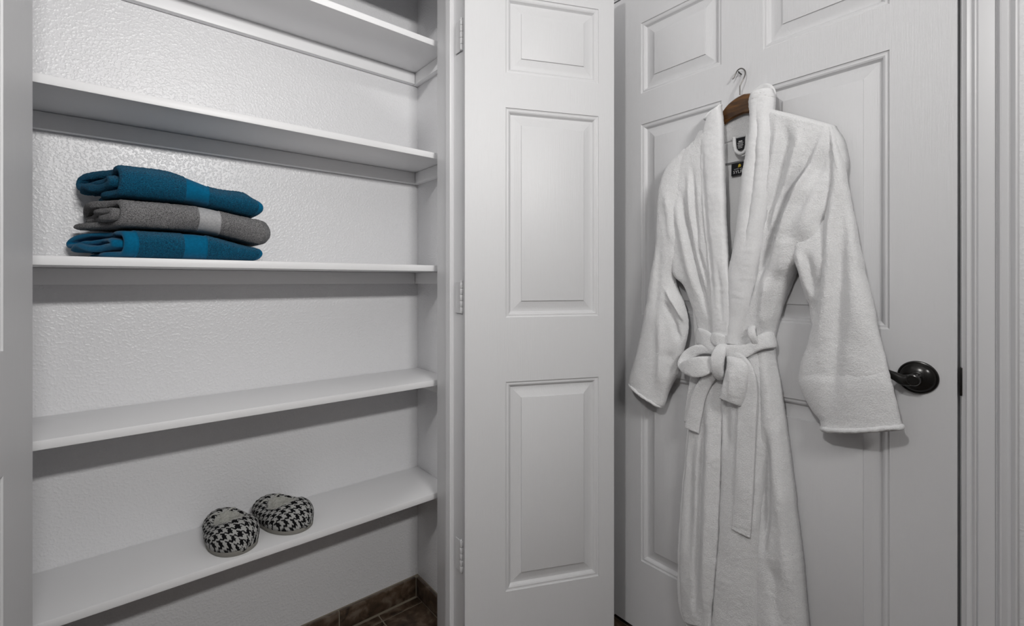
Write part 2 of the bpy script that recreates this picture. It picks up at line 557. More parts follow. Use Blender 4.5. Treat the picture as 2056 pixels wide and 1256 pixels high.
# lever handle
hd = empty('lever_handle', (DOOR_X, 0.2080, 0.931))
hd.parent = d1
def out_lathe(name, prof, parent, n=56):
    vs, fs = lathe(prof, n)
    vs = [Vector((-v.z, v.x, v.y)) for v in vs]
    bm = bmesh.new(); bv = [bm.verts.new(v) for v in vs]
    for f in fs: bm.faces.new([bv[i] for i in f])
    bmesh.ops.remove_doubles(bm, verts=bm.verts[:], dist=1e-6)
    return from_bm(name, bm, M['bronze'], parent, smooth=True, auto=35)
out_lathe('rosette', [(0, -.001), (.0335, -.001), (.0335, .003), (.0325, .0045), (.0310, .0050), (.0300, .0044), (.0292, .0052), (.0270, .0085), (.022, .0120), (.0165, .0142), (.0135, .0150), (.0128, .0165), (.0118, .0170), (0, .0170)], hd)
out_lathe('neck', [(0, .015), (.0105, .015), (.0095, .022), (.0095, .034), (.0108, .036), (.0118, .038), (.0118, .046), (.0105, .0485), (.0088, .0492), (.0082, .0482), (0, .0485)], hd)
path = [(-.0415, .004, -.001), (-.0415, .016, -.003), (-.0405, .030, .003), (-.039, .046, .008), (-.038, .064, .006), (-.037, .082, .001), (-.035, .098, .001)]
pts = resample(path, 40)
vs, fs = tube(pts, [(.0098 - .0048 * smoothstep(0, .5, i / 39) + .0012 * math.sin(i / 39 * 3.1)) for i in range(40)], 20)
vs2 = []
for i, v in enumerate(vs):
    c = pts[i // 20]
    vs2.append(Vector((c.x + (v.x - c.x) * .72, v.y, c.z + (v.z - c.z) * 1.15)))
mesh('lever', vs2, fs, M['bronze'], hd, auto=60)

# frame of that door: jamb, stop and moulded casing
t2 = empty('trim_2')
struct(t2, 'white moulded door casing at the right edge of the picture', 'door frame')
CAS = [(.0, .0), (.0, .0050), (.0020, .0075), (.0060, .0072), (.0095, .0066), (.0118, .0110), (.0135, .0130), (.0155, .0118), (.0164, .0070),
       (.0180, .0085), (.0300, .0090), (.0400, .0092), (.0414, .0062), (.0430, .0070), (.0448, .0125), (.0470, .0165), (.0495, .0172), (.0525, .0145),
       (.0565, .0105), (.0605, .0098), (.0630, .0125), (.0648, .0170), (.0668, .0190), (.0692, .0188), (.0705, .0160), (.0705, 0)]
def casing(y0, s, z1, name='casing'):
    vs, fs = [], []
    for z in (0.0, z1):
        for d, w in CAS: vs.append((DOOR_X - w + .0005, y0 + s * d, z))
    n = len(CAS)
    for i in range(n - 1): fs.append((i, i + 1, n + i + 1, n + i))
    fs += [tuple(range(n)), tuple(range(n, 2 * n))]
    bm = bmesh.new(); bv = [bm.verts.new(v) for v in vs]
    for f in fs: bm.faces.new([bv[i] for i in f])
    from_bm(name, bm, M['trim'], t2, smooth=True, auto=30)
casing(0.1365, -1, 2.15)
casing(1.0045, 1, 2.15)
vs, fs = [], []
for y in (0.066, 1.075):
    for d, w in CAS: vs.append((DOOR_X - w + .0005, y, 2.0655 + d))
n = len(CAS)
fs = [(i, i + 1, n + i + 1, n + i) for i in range(n - 1)]
bm = bmesh.new(); bv = [bm.verts.new(v) for v in vs]
for f in fs: bm.faces.new([bv[i] for i in f])
from_bm('casing', bm, M['trim'], t2, smooth=True, auto=30)
box('jamb', DOOR_X - .0002, DOOR_X + .115, JB0 - .019, JB0, 0, 2.078, M['trim'], t2, .0015)
box('jamb', DOOR_X - .0002, DOOR_X + .115, JB1, JB1 + .019, 0, 2.078, M['trim'], t2, .0015)
box('head_jamb', DOOR_X - .0002, DOOR_X + .115, JB0, JB1, 2.0585, 2.078, M['trim'], t2, .0015)
box('stop', DOOR_X + .040, DOOR_X + .075, JB0, JB0 + .012, 0, 2.058, M['trim'], t2, .001)
box('strike_plate', DOOR_X - .0035, DOOR_X + .030, JB0 - .0018, JB0 + .0022, 0.905, 0.960, M['bronze'], t2, .001)

# --- closet leaves
def leaf(name, label, pin, direction, face_off, W, stile_hinge, stile_free, zoff):
    """pin: hinge line; direction: unit vector from the hinge edge to the free edge; face_off: vector from the back face to the seen face"""
    r = empty(name)
    struct(r, label, 'door')
    d = Vector((*direction, 0)).normalized()
    f = Vector((*face_off, 0)).normalized()
    T = 0.035
    base = Vector((*pin, 0)) + f * T
    def xf(u, v, n): return tuple(base + d * u + f * n + Vector((0, 0, DZ0 + zoff + v)))
    rows = [(a - zoff, b - zoff) for a, b in ROWS]
    door_slab(r, W, 2.032, [(stile_hinge, W - stile_free)], rows, T, M['leaf'], xf)
    return r
ang = math.radians(-25.14)
dr = (math.cos(ang), math.sin(ang))
fr = (-0.425, -0.905)
d2 = leaf('door_2', 'narrow three-panel closet door swung open beside the closet', (0.7469, 1.1187), dr, (math.sin(ang), -math.cos(ang)), 0.455, 0.117, 0.051, 0.0)
for z in (1.832, 1.082, 0.343):
    hinge(d2, OPEN_R - 0.0035, WALL_Y + 0.001, z, 0, [(0, 1)])
ang = math.radians(-99.0)
dl = (math.cos(ang), math.sin(ang))
d3 = leaf('door_3', 'narrow panelled closet door cut by the left edge of the picture', (-0.1525, 1.1322), dl, (-math.sin(ang), math.cos(ang)), 0.455, 0.117, 0.051, 0.0)

# ---------------------------------------------------------------- shelves
SH_F = 1.300
SHELVES = [(1.8845, 'white shelf cut by the upper edge of the picture, highest of five'), (1.5277, 'empty white shelf right above the folded towels'),
           (1.1701, 'white shelf at eye level carrying the folded towels'), (0.8062, 'empty white shelf between the towels and the slippers'),
           (0.4473, 'lowest white shelf, carrying the two houndstooth slippers')]
for k, (zc, lab) in enumerate(SHELVES):
    s = empty('closet_shelf', (0.3, 1.42, zc))
    tag(s, lab, 'shelf', 'white closet shelves')
    t = 0.0095
    box('board', CL_L + .001, CL_R - .001, SH_F, CL_BACK - .001, zc - t, zc + t, M['shelf'], s, 0.0016)
    box('back_cleat', CL_L + .021, CL_R - .021, CL_BACK - .020, CL_BACK - .0005, zc - t - .040, zc - t - .0006, M['shelf'], s, 0.0012)
    box('side_cleat', CL_R - .020, CL_R - .0005, SH_F + .03, CL_BACK - .002, zc - t - .040, zc - t - .0006, M['shelf'], s, 0.0012)
    box('side_cleat', CL_L + .0005, CL_L + .020, SH_F + .03, CL_BACK - .002, zc - t - .040, zc - t - .0006, M['shelf'], s, 0.0012)
# ---------------------------------------------------------------- towels
def fold_path(depth, height, th, kind):
    """centre line of the folded sheet in (d, h): d from the front, h up"""
    b, t = th * .55, height - th * .55
    r = (t - b) / 2
    mid = (t + b) / 2
    p = [(depth * .96, b), (depth * .6, b * .96), (r + .006, b)]
    for k in range(1, 8):
        a = -math.pi / 2 - math.pi * k / 8
        p.append((r * .9 + math.cos(a) * r * .9 + .001, mid + math.sin(a) * r))
    p += [(r + .006, t), (depth * .55, t + .001), (depth * .90, t - .001)]
    if kind == 0:      # sheet goes on inside: rolled
        p += [(depth, t - th * .9), (depth * .93, t - th * 1.5), (depth * .5, mid + th * .35), (r * .9, mid + th * .10), (r * .62, mid - th * .2), (r * 1.1, mid - th * .62), (depth * .5, mid - th * .62), (depth * .85, mid - th * .5)]
    else:              # loose pleats
        p += [(depth * 1.02, t - th), (depth * .92, t - th * 1.7), (depth * .62, mid + th * .2), (depth * .40, mid + th * .5), (r * .9, mid - th * .1), (depth * .45, mid - th * .75), (depth * .7, mid - th * .4), (depth * .9, mid - th * .8)]
    return p

def towel(label, mats, a0, a1, b_front, z0, depth, height, th, kind, bands, hem, shear, drop, seed, rot):
    root = empty('folded_towel', ((a0 + a1) / 2, b_front + depth / 2, z0))
    tag(root, label, 'towel', 'folded towels in the stack')
    NP, NU = 110, 150
    c = resample([(d, h, 0) for d, h in fold_path(depth, height, th, kind)], NP)
    cr, sr = math.cos(rot), math.sin(rot)
    L = a1 - a0
    def ring(u):
        # closed outline of the thick sheet at the run u of the towel
        e = min(u, 1 - u) * L
        k = 1.0
        if e < .009: k = math.sqrt(max(0.0, 1 - (1 - e / .009) ** 2)) * .8 + .2
        inb = any(q[0] < u < q[1] for q in bands)
        left, right = [], []
        for i, p in enumerate(c):
            d = (c[min(i + 1, NP - 1)] - c[max(i - 1, 0)]).normalized()
            n = Vector((-d.y, d.x, 0))
            f = i / (NP - 1)
            hh = th / 2 * k * (0.80 if inb or u > hem else 1.0)
            hh *= min(1.0, math.sqrt(max(0.02, 1 - (1 - min(f, 1 - f) / .012) ** 2)) if min(f, 1 - f) < .012 else 1.0)
            left.append((p + n * hh, i)); right.append((p - n * hh, i))
        out = []
        for q, i in left + right[::-1]:
            f = i / (NP - 1)
            # the left end slants back and its inner folds stand out
            inner = smoothstep(.42, .75, f)
            x = a0 + u * L
            x += (1 - u) ** 1.6 * (-shear * q.x + .016 * math.sin(f * 17 + seed) * smoothstep(.02, .10, q.x) - .012 * inner)
            x += -.014 * (abs(q.y - height / 2) / (height / 2)) ** 2 * smoothstep(.80, 1.0, u)
            w = drop(u, q.x)
            z = q.y * w[0] + w[1]
            y = q.x
            nz = noise.noise(Vector((x * 14 + seed * 7, y * 14, z * 20))) * .0065 + noise.noise(Vector((x * 45 + seed, y * 45, z * 45))) * .0018
            z += nz * smoothstep(.010, .026, q.y) * (1 - .85 * smoothstep(height - .016, height - .004, q.y))
            y += noise.noise(Vector((x * 16 + 9 + seed, z * 24, y * 8))) * .005
            g = noise.noise(Vector((x * 300, y * 300, z * 300 + seed))) * .0014 * (0.12 if inb or u > hem else 1.0)
            z += g; y += g
            X, Y = x - a0, y
            out.append(Vector((a0 + X * cr - Y * sr, b_front + X * sr + Y * cr, z0 + max(z, 0.0006))))
        return out
    us = sorted(set([0, .002, .006, .012, .02] + [i / NU for i in range(NU + 1)] + [q for b2 in bands for q in b2] + [hem, .98, .988, .994, .998, 1.0]))
    rings = [ring(u) for u in us]
    n = len(rings[0])
    def piece(name, u0, u1, mat, caps):
        idx = [i for i, u in enumerate(us) if any(a - 1e-9 <= u <= b + 1e-9 for a, b in zip(u0, u1))]
        V, F = [], []
        for a, b in zip(u0, u1):
            ii = [i for i, u in enumerate(us) if a - 1e-9 <= u <= b + 1e-9]
            base = len(V)
            for i in ii: V += rings[i]
            for k in range(len(ii) - 1):
                for j in range(n):
                    l = (j + 1) % n
                    F.append((base + k * n + j, base + k * n + l, base + (k + 1) * n + l, base + (k + 1) * n + j))
            m = n // 2
            for end, ok in ((base, a == 0), (base + (len(ii) - 1) * n, b == 1)):
                if ok:
                    for j in range(m - 1):
                        q = (end + j, end + j + 1, end + n - 2 - j, end + n - 1 - j)
                        F.append(q if end != base else q[::-1])
        o = mesh(name, V, F, mat, root)
        return o
    cuts = [0] + [q for b2 in bands for q in b2] + [hem]
    runs = [(cuts[i], cuts[i + 1]) for i in range(0, len(cuts), 2) if cuts[i + 1] - cuts[i] > 1e-6]
    piece('terry_body', [r[0] for r in runs], [r[1] for r in runs], mats[0], True)
    for b2 in bands: piece('woven_band', [b2[0]], [b2[1]], mats[1], False)
    piece('hem', [hem], [1], mats[2], True)
    return root

ZT = SHELVES[2][0] + 0.0095
H1, H2, H3 = 0.062, 0.061, 0.066
def drop1(u, d):
    return (1.0 - .42 * smoothstep(.45, 1.0, u), 0.0)
def base2(u): return H1 * (1.0 - .42 * smoothstep(.45, 1.0, u)) + .0045
def drop2(u, d):
    return (1.0 + .10 * smoothstep(.6, 1, u), base2(u))
def drop3(u, d):
    return (1.08 - .32 * smoothstep(.25, .62, u) + .12 * smoothstep(.62, .85, u) - .20 * smoothstep(.85, 1.0, u), base2(u) + H2 * (1.0 + .10 * smoothstep(.6, 1, u)) + .0045)
towel('teal bath towel at the bottom of the folded stack', (M['teal'], M['teal_band'], M['teal_band']), 0.002, 0.272, 1.305, ZT, 0.190, H1, 0.0150, 1, ((0, .085), (.39, .56)), .975, .40, drop1, 1.3, math.radians(2))
towel('speckled grey bath towel between the two teal ones', (M['grey'], M['grey_band'], M['grey_hem']), -0.004, 0.290, 1.303, ZT, 0.190, H2, 0.0152, 0, ((.475, .625),), .955, .36, drop2, 4.1, math.radians(2))
towel('teal bath towel on top of the folded stack', (M['teal'], M['teal_band'], M['teal_band']), -0.006, 0.272, 1.306, ZT, 0.180, H3, 0.0155, 1, ((.42, .585),), .960, .30, drop3, 7.7, math.radians(1))

# ---------------------------------------------------------------- slippers
def slipper(label, loc, rot, L, Wd, seed):
    root = empty('house_slipper', loc)
    root.rotation_euler = (0, 0, rot)
    tag(root, label, 'slipper', 'houndstooth slippers on the lowest shelf')
    NY, NX = 72, 56
    def half(t):      # half width along the sole, t 0 heel .. 1 toe
        return Wd / 2 * (0.80 + 0.20 * smoothstep(.15, .65, t)) * math.sqrt(max(0.0, 1 - abs(2 * t - 1) ** 3.0))
    def top(t):
        return (.052 + .010 * smoothstep(.50, .75, t)) * max(0.0, 1 - abs(2 * t - 1) ** 4.2) ** .42 + .010
    oc, ol, ow = .50, .185, .36         # opening: centre, half length (share of L), half width (share of half width)
    V, F, UV = [], [], []
    def surf(t, s, k=1.0):
        # s -1..1 across, over the top
        h, w = top(t), half(t)
        ph = s * math.pi / 2
        cx = math.copysign(abs(math.sin(ph)) ** .80, s)
        cz = abs(math.cos(ph)) ** .62
        bulge = 1 + .09 * math.sin(math.pi * min(1.0, max(0.0, cz)))
        x = w * cx * bulge * k
        z = .012 + (h - .012) * cz * (k if k < 1 else 1)
        y = L * t
        n = noise.noise(Vector((x * 30 + seed, y * 30, z * 30))) * .0016
        # pleats gathered towards toe and heel tips
        g = .0011 * math.sin(s * 26 + seed) * (smoothstep(.78, .97, t) + smoothstep(.22, .03, t))
        q = ((t - oc) / (ol * 1.25)) ** 2 + (s / (ow * 1.3)) ** 2
        dip = .007 * smoothstep(1.25, .7, q)
        return Vector((x * (1 + (n + g) * 6), y, z + n + g - dip))
    keep = {}
    ts = [.5 - .5 * math.cos(math.pi * i / NY) for i in range(NY + 1)]
    ss = [-1 + 2 * j / NX for j in range(NX + 1)]
    girth, run = [], [0.0]
    for i, t in enumerate(ts):
        c = [surf(t, -1 + 2 * j / 24) for j in range(25)]
        girth.append(sum((c[j + 1] - c[j]).length for j in range(24)) / 2)
        if i: run.append(run[-1] + (surf(t, 0) - surf(ts[i - 1], 0)).length)
    for i, t in enumerate(ts):
        for j, s in enumerate(ss):
            keep[i, j] = len(V)
            V.append(surf(t, s))
            UV.append((s * girth[i] / .0025 + 40, run[i] / .0025 + 3))
    def inside(t, s): return ((t - oc) / ol) ** 2 + (s / ow) ** 2 < 1
    for i in range(NY):
        for j in range(NX):
            tm, sm = (ts[i] + ts[i + 1]) / 2, (ss[j] + ss[j + 1]) / 2
            if inside(tm, sm): continue
            F.append((keep[i, j], keep[i, j + 1], keep[i + 1, j + 1], keep[i + 1, j]))
    me = bpy.data.meshes.new('upper')
    me.from_pydata([tuple(v) for v in V], [], F)
    uvl = me.uv_layers.new(name='UVMap')
    for lp in me.loops: uvl.data[lp.index].uv = UV[lp.vertex_index]
    o = link('upper', me, M['houndstooth'], None)
    o.parent = root
    sol = o.modifiers.new('thickness', 'SOLIDIFY'); sol.thickness = .004; sol.offset = -1
    # lining: a soft rim and a hollow below it
    rim = []
    NR = 56
    for k in range(NR):
        a = 2 * math.pi * k / NR
        rim.append((oc + ol * 1.03 * math.cos(a), ow * 1.03 * math.sin(a)))
    V, F = [], []
    rows = [(1.05, -.0010, 0), (1.01, .0020, 0), (.95, .0030, 0), (.86, .0010, 0), (.76, -.008, 0), (.68, -.020, 0), (.60, -.034, 0), (.45, -.044, 0), (.15, -.046, 0)]
    for kk, (sc, dz, _) in enumerate(rows):
        for k in range(NR):
            a = 2 * math.pi * k / NR
            t, s = oc + ol * sc * math.cos(a), ow * sc * math.sin(a)
            t0, s0 = oc + ol * min(1.0, sc + .0) * math.cos(a), ow * sc * math.sin(a)
            p = surf(t, s)
            if kk >= 4:
                e = surf(oc + ol * .86 * math.cos(a), ow * .86 * math.sin(a))
                p = Vector((e.x * sc / .86, L * oc + (e.y - L * oc) * sc / .86, e.z))
            p.z = max(p.z + dz, .012)
            nn = noise.noise(Vector((p.x * 170, p.y * 170, p.z * 120 + seed))) * .0032 + noise.noise(Vector((p.x * 60, p.y * 60, seed))) * .003
            V.append(p + Vector((nn * .6, nn * .6, nn)))
    for kk in range(len(rows) - 1):
        for k in range(NR):
            l = (k + 1) % NR
            F.append((kk * NR + k, kk * NR + l, (kk + 1) * NR + l, (kk + 1) * NR + k))
    F.append(tuple((len(rows) - 1) * NR + k for k in range(NR)))
    o = mesh('fleece_lining', V, F, M['fleece'])
    o.parent = root
    # gathered elastic at the back of the opening
    for sgn in (-1, 1):
        pp = [surf(oc - ol * (1.10 + .10 * abs(q)), sgn * ow * q * 1.15) + Vector((0, 0, .0004)) for q in (0.02, .25, .5, .75, 1.0)]
        vs, fs = tube(resample(pp, 14), [.0016 + .0012 * math.sin(i / 13 * 3.14) for i in range(14)], 8)
        o = mesh('gathered_trim', vs, fs, M['fleece']); o.parent = root
    # sole
    V, F = [], []
    NS = 64
    def outline(k):
        t = .5 - .5 * math.cos(math.pi * k / NS)
        return t, half(t) * .985
    rimp = [(half_, t) for t, half_ in (outline(k) for k in range(NS + 1))]
    loop = [Vector((w, L * t, 0)) for w, t in rimp] + [Vector((-w, L * t, 0)) for w, t in rimp[::-1][1:-1]]
    n = len(loop)
    for z, k in ((0.0, .96), (.002, 1.0), (.010, 1.02), (.0135, .985)):
        for p in loop: V.append(Vector((p.x * k, L / 2 + (p.y - L / 2) * (1 - (1 - k) * .5), z)))
    for r in range(3):
        for k in range(n):
            l = (k + 1) % n
            F.append((r * n + k, r * n + l, (r + 1) * n + l, (r + 1) * n + k))
    F.append(tuple(range(n))[::-1]); F.append(tuple(3 * n + k for k in range(n)))
    o = mesh('sole', V, F, M['sole'], None, auto=50); o.parent = root
    return root
ZE = SHELVES[4][0] + 0.0097
slipper('houndstooth slipper nearer the left, its pale sole at the shelf edge', (0.196, 1.512, ZE), math.radians(180 + 9), 0.205, 0.112, 1.0)
slipper('houndstooth slipper on the right, turned out behind the other one', (0.302, 1.515, ZE), math.radians(180 + 22), 0.205, 0.112, 5.0)

# ---------------------------------------------------------------- hanger
hg = empty('coat_hanger', (DOOR_X - .04, 0.549, 1.58))
tag(hg, 'dark brown wooden coat hanger inside the white bathrobe', 'hanger')
HC = 0.549
def hanger_arm():
    V, F = [], []
    N = 61
    for i in range(N):
        q = -1 + 2 * i / (N - 1)
        y = HC + q * .146
        zt = 1.613 - catmull([(0, 0, 0), (.006, 0, 0), (.022, 0, 0), (.056, 0, 0), (.098, 0, 0), (.122, 0, 0), (.136, 0, 0)], abs(q))[0]
        hgt = .050 - .026 * smoothstep(.05, .9, abs(q))
        x = DOOR_X - .0235 + .001 * (abs(q) ** 1.6)
        zb = zt - hgt
        t = .0052 - .0012 * smoothstep(.3, .7, abs(q))
        e = .0035
        k = 1.0 if abs(q) < .985 else .7
        prof = [(-t, zb + e), (-t + e, zb), (t - e, zb), (t, zb + e), (t, zt - e), (t - e, zt), (-t + e, zt), (-t, zt - e)]
        for dx, z in prof:
            zm = (zt + zb) / 2
            V.append((x + dx * k, y, zm + (z - zm) * k))
    for i in range(N - 1):
        for k in range(8):
            l = (k + 1) % 8
            F.append((i * 8 + k, i * 8 + l, (i + 1) * 8 + l, (i + 1) * 8 + k))
    F.append(tuple(range(8))[::-1]); F.append(tuple((N - 1) * 8 + k for k in range(8)))
    bm = bmesh.new(); bv = [bm.verts.new(v) for v in V]
    for f in F: bm.faces.new([bv[i] for i in f])
    return from_bm('wooden_arms', bm, M['wood'], hg, smooth=True, auto=35)
hanger_arm()
hx = DOOR_X - .036
hook = [(0.5598, 1.6151, 0.0235), (0.5604, 1.6365, 0.0220), (0.5590, 1.6415, 0.0210), (0.5535, 1.6533, 0.0190), (0.5502, 1.6662, 0.0150), (0.5510, 1.6762, 0.0130), (0.5566, 1.6843, 0.0120), (0.5630, 1.6878, 0.0120), (0.5708, 1.6859, 0.0120), (0.5760, 1.6785, 0.0120), (0.5808, 1.6693, 0.0130), (0.5843, 1.6662, 0.0140)]
vs, fs = tube(resample([(DOOR_X - w, b, z) for b, z, w in hook], 60), .00165, 10)
mesh('hook', vs, fs, M['steel'], hg, auto=60)

# ---------------------------------------------------------------- bathrobe
# robe space: (b, z, w): b along the door, z up, w out from the door's face
robe = empty('bathrobe', (DOOR_X - .03, 0.56, 0.12))
tag(robe, 'white terry bathrobe with a tied belt hanging on the door', 'bathrobe')

def out(p): return Vector((DOOR_X - p[2], p[0], p[1]))

def along(path, z):
    """b of a top-to-bottom path at the height z, and how far inside its run z lies (0 at the ends, 1 inside)"""
    if z >= path[0][1]: b = path[0][0]
    elif z <= path[-1][1]: b = path[-1][0]
    else:
        for i in range(len(path) - 1):
            if path[i][1] >= z >= path[i + 1][1]:
                t = (path[i][1] - z) / max(1e-6, path[i][1] - path[i + 1][1])
                b = path[i][0] + (path[i + 1][0] - path[i][0]) * t
                break
    run = path[0][1] - path[-1][1]
    f = min(path[0][1] - z, z - path[-1][1]) / max(run, 1e-6)
    return b, smoothstep(-.02, .30, f)

def folds_at(folds, b, z):
    s = 0.0
    for path, amp, wid in folds:
        c, k = along(path, z)
        if k <= 0: continue
        x = (b - c) / wid
        if abs(x) < 3: s += amp * k * math.exp(-x * x)
    return s

def fuzz(p, seed, fine=1.0):
    return (noise.noise(Vector((p[0] * 22 + seed, p[1] * 16, seed))) * .0022
            + (noise.noise(Vector((p[0] * 90, p[1] * 90 + seed, 3.1))) * .0009 + noise.noise(Vector((p[0] * 330, p[1] * 330, seed))) * .0009) * fine)

def panel(name, Lp, Rp, mat, parent, bulge=0.0, power=.6, rollL=0.0, rollR=0.0, rollT=0.0, rollB=0.0, drop=.012, folds=(), thick=.006, step=.0042, seed=0.0, fine=1.0):
    """a sheet of cloth between two edges, rounded over at the rims"""
    def plen(P):
        c = [catmull(P, i / 60) for i in range(61)]
        return sum((c[i + 1] - c[i]).length for i in range(60))
    same = len(Lp) == len(Rp)
    H = max(plen(Lp), plen(Rp))
    Wm = max((catmull(Lp, i / 20) - catmull(Rp, i / 20)).length for i in range(21))
    nv, nu = max(12, int(H / step)), max(10, int(Wm / step))
    if same:
        Ls = [catmull(Lp, i / nv) for i in range(nv + 1)]
        Rs = [catmull(Rp, i / nv) for i in range(nv + 1)]
    else:
        Ls, Rs = resample(Lp, nv + 1), resample(Rp, nv + 1)
    V, F = [], []
    def roll(x, e):
        if e <= 0 or x >= e: return 0.0
        return 1 - math.sqrt(max(0.0, 1 - (1 - x / e) ** 2))
    for i in range(nv + 1):
        width = (Ls[i] - Rs[i]).length
        yt, yb = H * i / nv, H * (1 - i / nv)
        for j in range(nu + 1):
            s = j / nu
            p = Ls[i].lerp(Rs[i], s)
            w = p[2] + bulge * (math.sin(math.pi * s) ** power if 0 < s < 1 else 0.0)
            w += folds_at(folds, p[0], p[1])
            w -= drop * max(roll(s * width, rollL), roll((1 - s) * width, rollR), roll(yt, rollT), roll(yb, rollB))
            w += fuzz(p, seed, fine)
            e = fuzz((p[1], p[0]), seed + 5, fine) * .8
            V.append(out((p[0] + e, p[1] + e * .5, max(w, thick + .0035))))
    for i in range(nv):
        for j in range(nu):
            a = i * (nu + 1) + j
            F.append((a, a + nu + 1, a + nu + 2, a + 1))
    o = mesh(name, V, F, mat, parent)
    sol = o.modifiers.new('thickness', 'SOLIDIFY')
    sol.thickness = thick
    sol.offset = -1
    return o

def sleeve(name, Lp, Rp, D, mat, parent, folds=(), seed=0.0, step=.0042, open_end=True, flat=.75, open_top=False):
    """a tube of cloth: Lp / Rp its two outlines (same count), D half depths"""
    H = sum((Vector(Lp[i + 1]) - Vector(Lp[i])).length for i in range(len(Lp) - 1))
    nv = int(H / step)
    W = max((Vector(a) - Vector(b)).length for a, b in zip(Lp, Rp))
    nu = int(W * 2.4 / step)
    Dv = [(d, 0, 0) for d in D]
    V, F = [], []
    rows = [i / nv for i in range(nv + 1)]
    inner = [(1.0, .0), (1.0, -.004), (1.0, -.012), (.99, -.012), (.96, -.012), (.92, -.012)] if open_end else []
    def ring(t, inset=0.0, back=0.0):
        l, r, d = catmull(Lp, t), catmull(Rp, t), catmull(Dv, t)[0]
        res = []
        for k in range(nu):
            ph = 2 * math.pi * k / nu
            s = (1 - math.cos(ph)) / 2
            sn = math.sin(ph)
            p = l.lerp(r, s)
            wid = (l - r).length
            f = math.copysign(abs(sn) ** flat, sn)
            dd = max(d - inset, .002)
            q = Vector((p[0], p[1], p[2] + dd * f * (1.0 if sn > 0 else .55)))
            if inset:
                m = l.lerp(r, .5)
                q[0] = m[0] + (q[0] - m[0]) * (1 - 2 * inset / wid)
                q[1] = m[1] + (q[1] - m[1]) * (1 - 2 * inset / wid)
            if sn > 0: q[2] += folds_at(folds, p[0], p[1]) * min(1.0, sn * 2.2)
            g = fuzz(p, seed + (0 if sn > 0 else 9))
            q[2] += g * (1 if sn > 0 else .5)
            e = fuzz((p[1], p[0]), seed + 3)
            q[0] += e * .9 * (1 if s > .5 else -1)
            q[2] = max(q[2], .003)
            res.append(out(q))
        return res
    rings = [ring(t) for t in rows]
    if open_end:
        rings.append(ring(1.0, .0035)); rings[-1] = [v + Vector((0, 0, -.0022)) for v in rings[-1]]
        rings.append(ring(.998, .0085))
        rings.append(ring(.97, .0095)); rings.append(ring(.90, .010))
    for k, rg in enumerate(rings): V += rg
    for i in range(len(rings) - 1):
        for k in range(nu):
            l = (k + 1) % nu
            F.append((i * nu + k, i * nu + l, (i + 1) * nu + l, (i + 1) * nu + k))
    F.append(tuple((len(rings) - 1) * nu + k for k in range(nu)))
    F.append(tuple(range(nu))[::-1])
    bm = bmesh.new(); bv = [bm.verts.new(v) for v in V]
    for f in F:
        bm.faces.new([bv[i] for i in f])
    return from_bm(name, bm, mat, parent, smooth=True)

def ribbon(name, path, widths, mat, parent, thick=.006, twist=None, n=None, seed=0.0, folds=()):
    """a padded band: path of (b, z, w), its width across the path in the door's plane unless twisted"""
    L = sum((Vector(path[i + 1]) - Vector(path[i])).length for i in range(len(path) - 1))
    n = n or max(16, int(L / .004))
    c = [catmull(path, i / n) for i in range(n + 1)]
    Wv = [(w, 0, 0) for w in widths]
    Tw = [(t, 0, 0) for t in (twist or [0.0, 0.0])]
    V, F = [], []
    m = 28
    px_ = None
    for i, p in enumerate(c):
        t = i / n
        d = (c[min(i + 1, n)] - c[max(i - 1, 0)]).normalized()
        face = Vector((0, 0, 1))
        x = d.cross(face)
        if x.length < .45 and px_ is not None:
            x = px_.copy()
        x = x - d * x.dot(d)
        x.normalize()
        if px_ is not None and px_.dot(x) < 0: x = -x
        px_ = x.copy()
        y = x.cross(d).normalized()
        a = catmull(Tw, t)[0]
        x, y = x * math.cos(a) + y * math.sin(a), y * math.cos(a) - x * math.sin(a)
        wd = catmull(Wv, t)[0] / 2
        e = min(t, 1 - t) * L
        k = 1.0 if e > .004 else .55 + .45 * math.sqrt(max(0, 1 - (1 - e / .004) ** 2))
        for q in range(m):
            ph = 2 * math.pi * q / m
            cs, sn = math.cos(ph), math.sin(ph)
            px = math.copysign(abs(cs) ** .55, cs) * wd
            py = math.copysign(abs(sn) ** .75, sn) * thick * k
            v = p + x * px + y * py
            g = fuzz((v[0], v[1]), seed)
            v = v + y * g * (1 if sn > 0 else -1)
            if folds and sn > 0: v[2] += folds_at(folds, v[0], v[1])
            V.append(out(v))
    for i in range(n):
        for q in range(m):
            l = (q + 1) % m
            F.append((i * m + q, i * m + l, (i + 1) * m + l, (i + 1) * m + q))
    F.append(tuple(range(m))[::-1]); F.append(tuple(n * m + q for q in range(m)))
    bm = bmesh.new(); bv = [bm.verts.new(v) for v in V]
    for f in F: bm.faces.new([bv[i] for i in f])
    return from_bm(name, bm, mat, parent, smooth=True)

RM = M['robe']
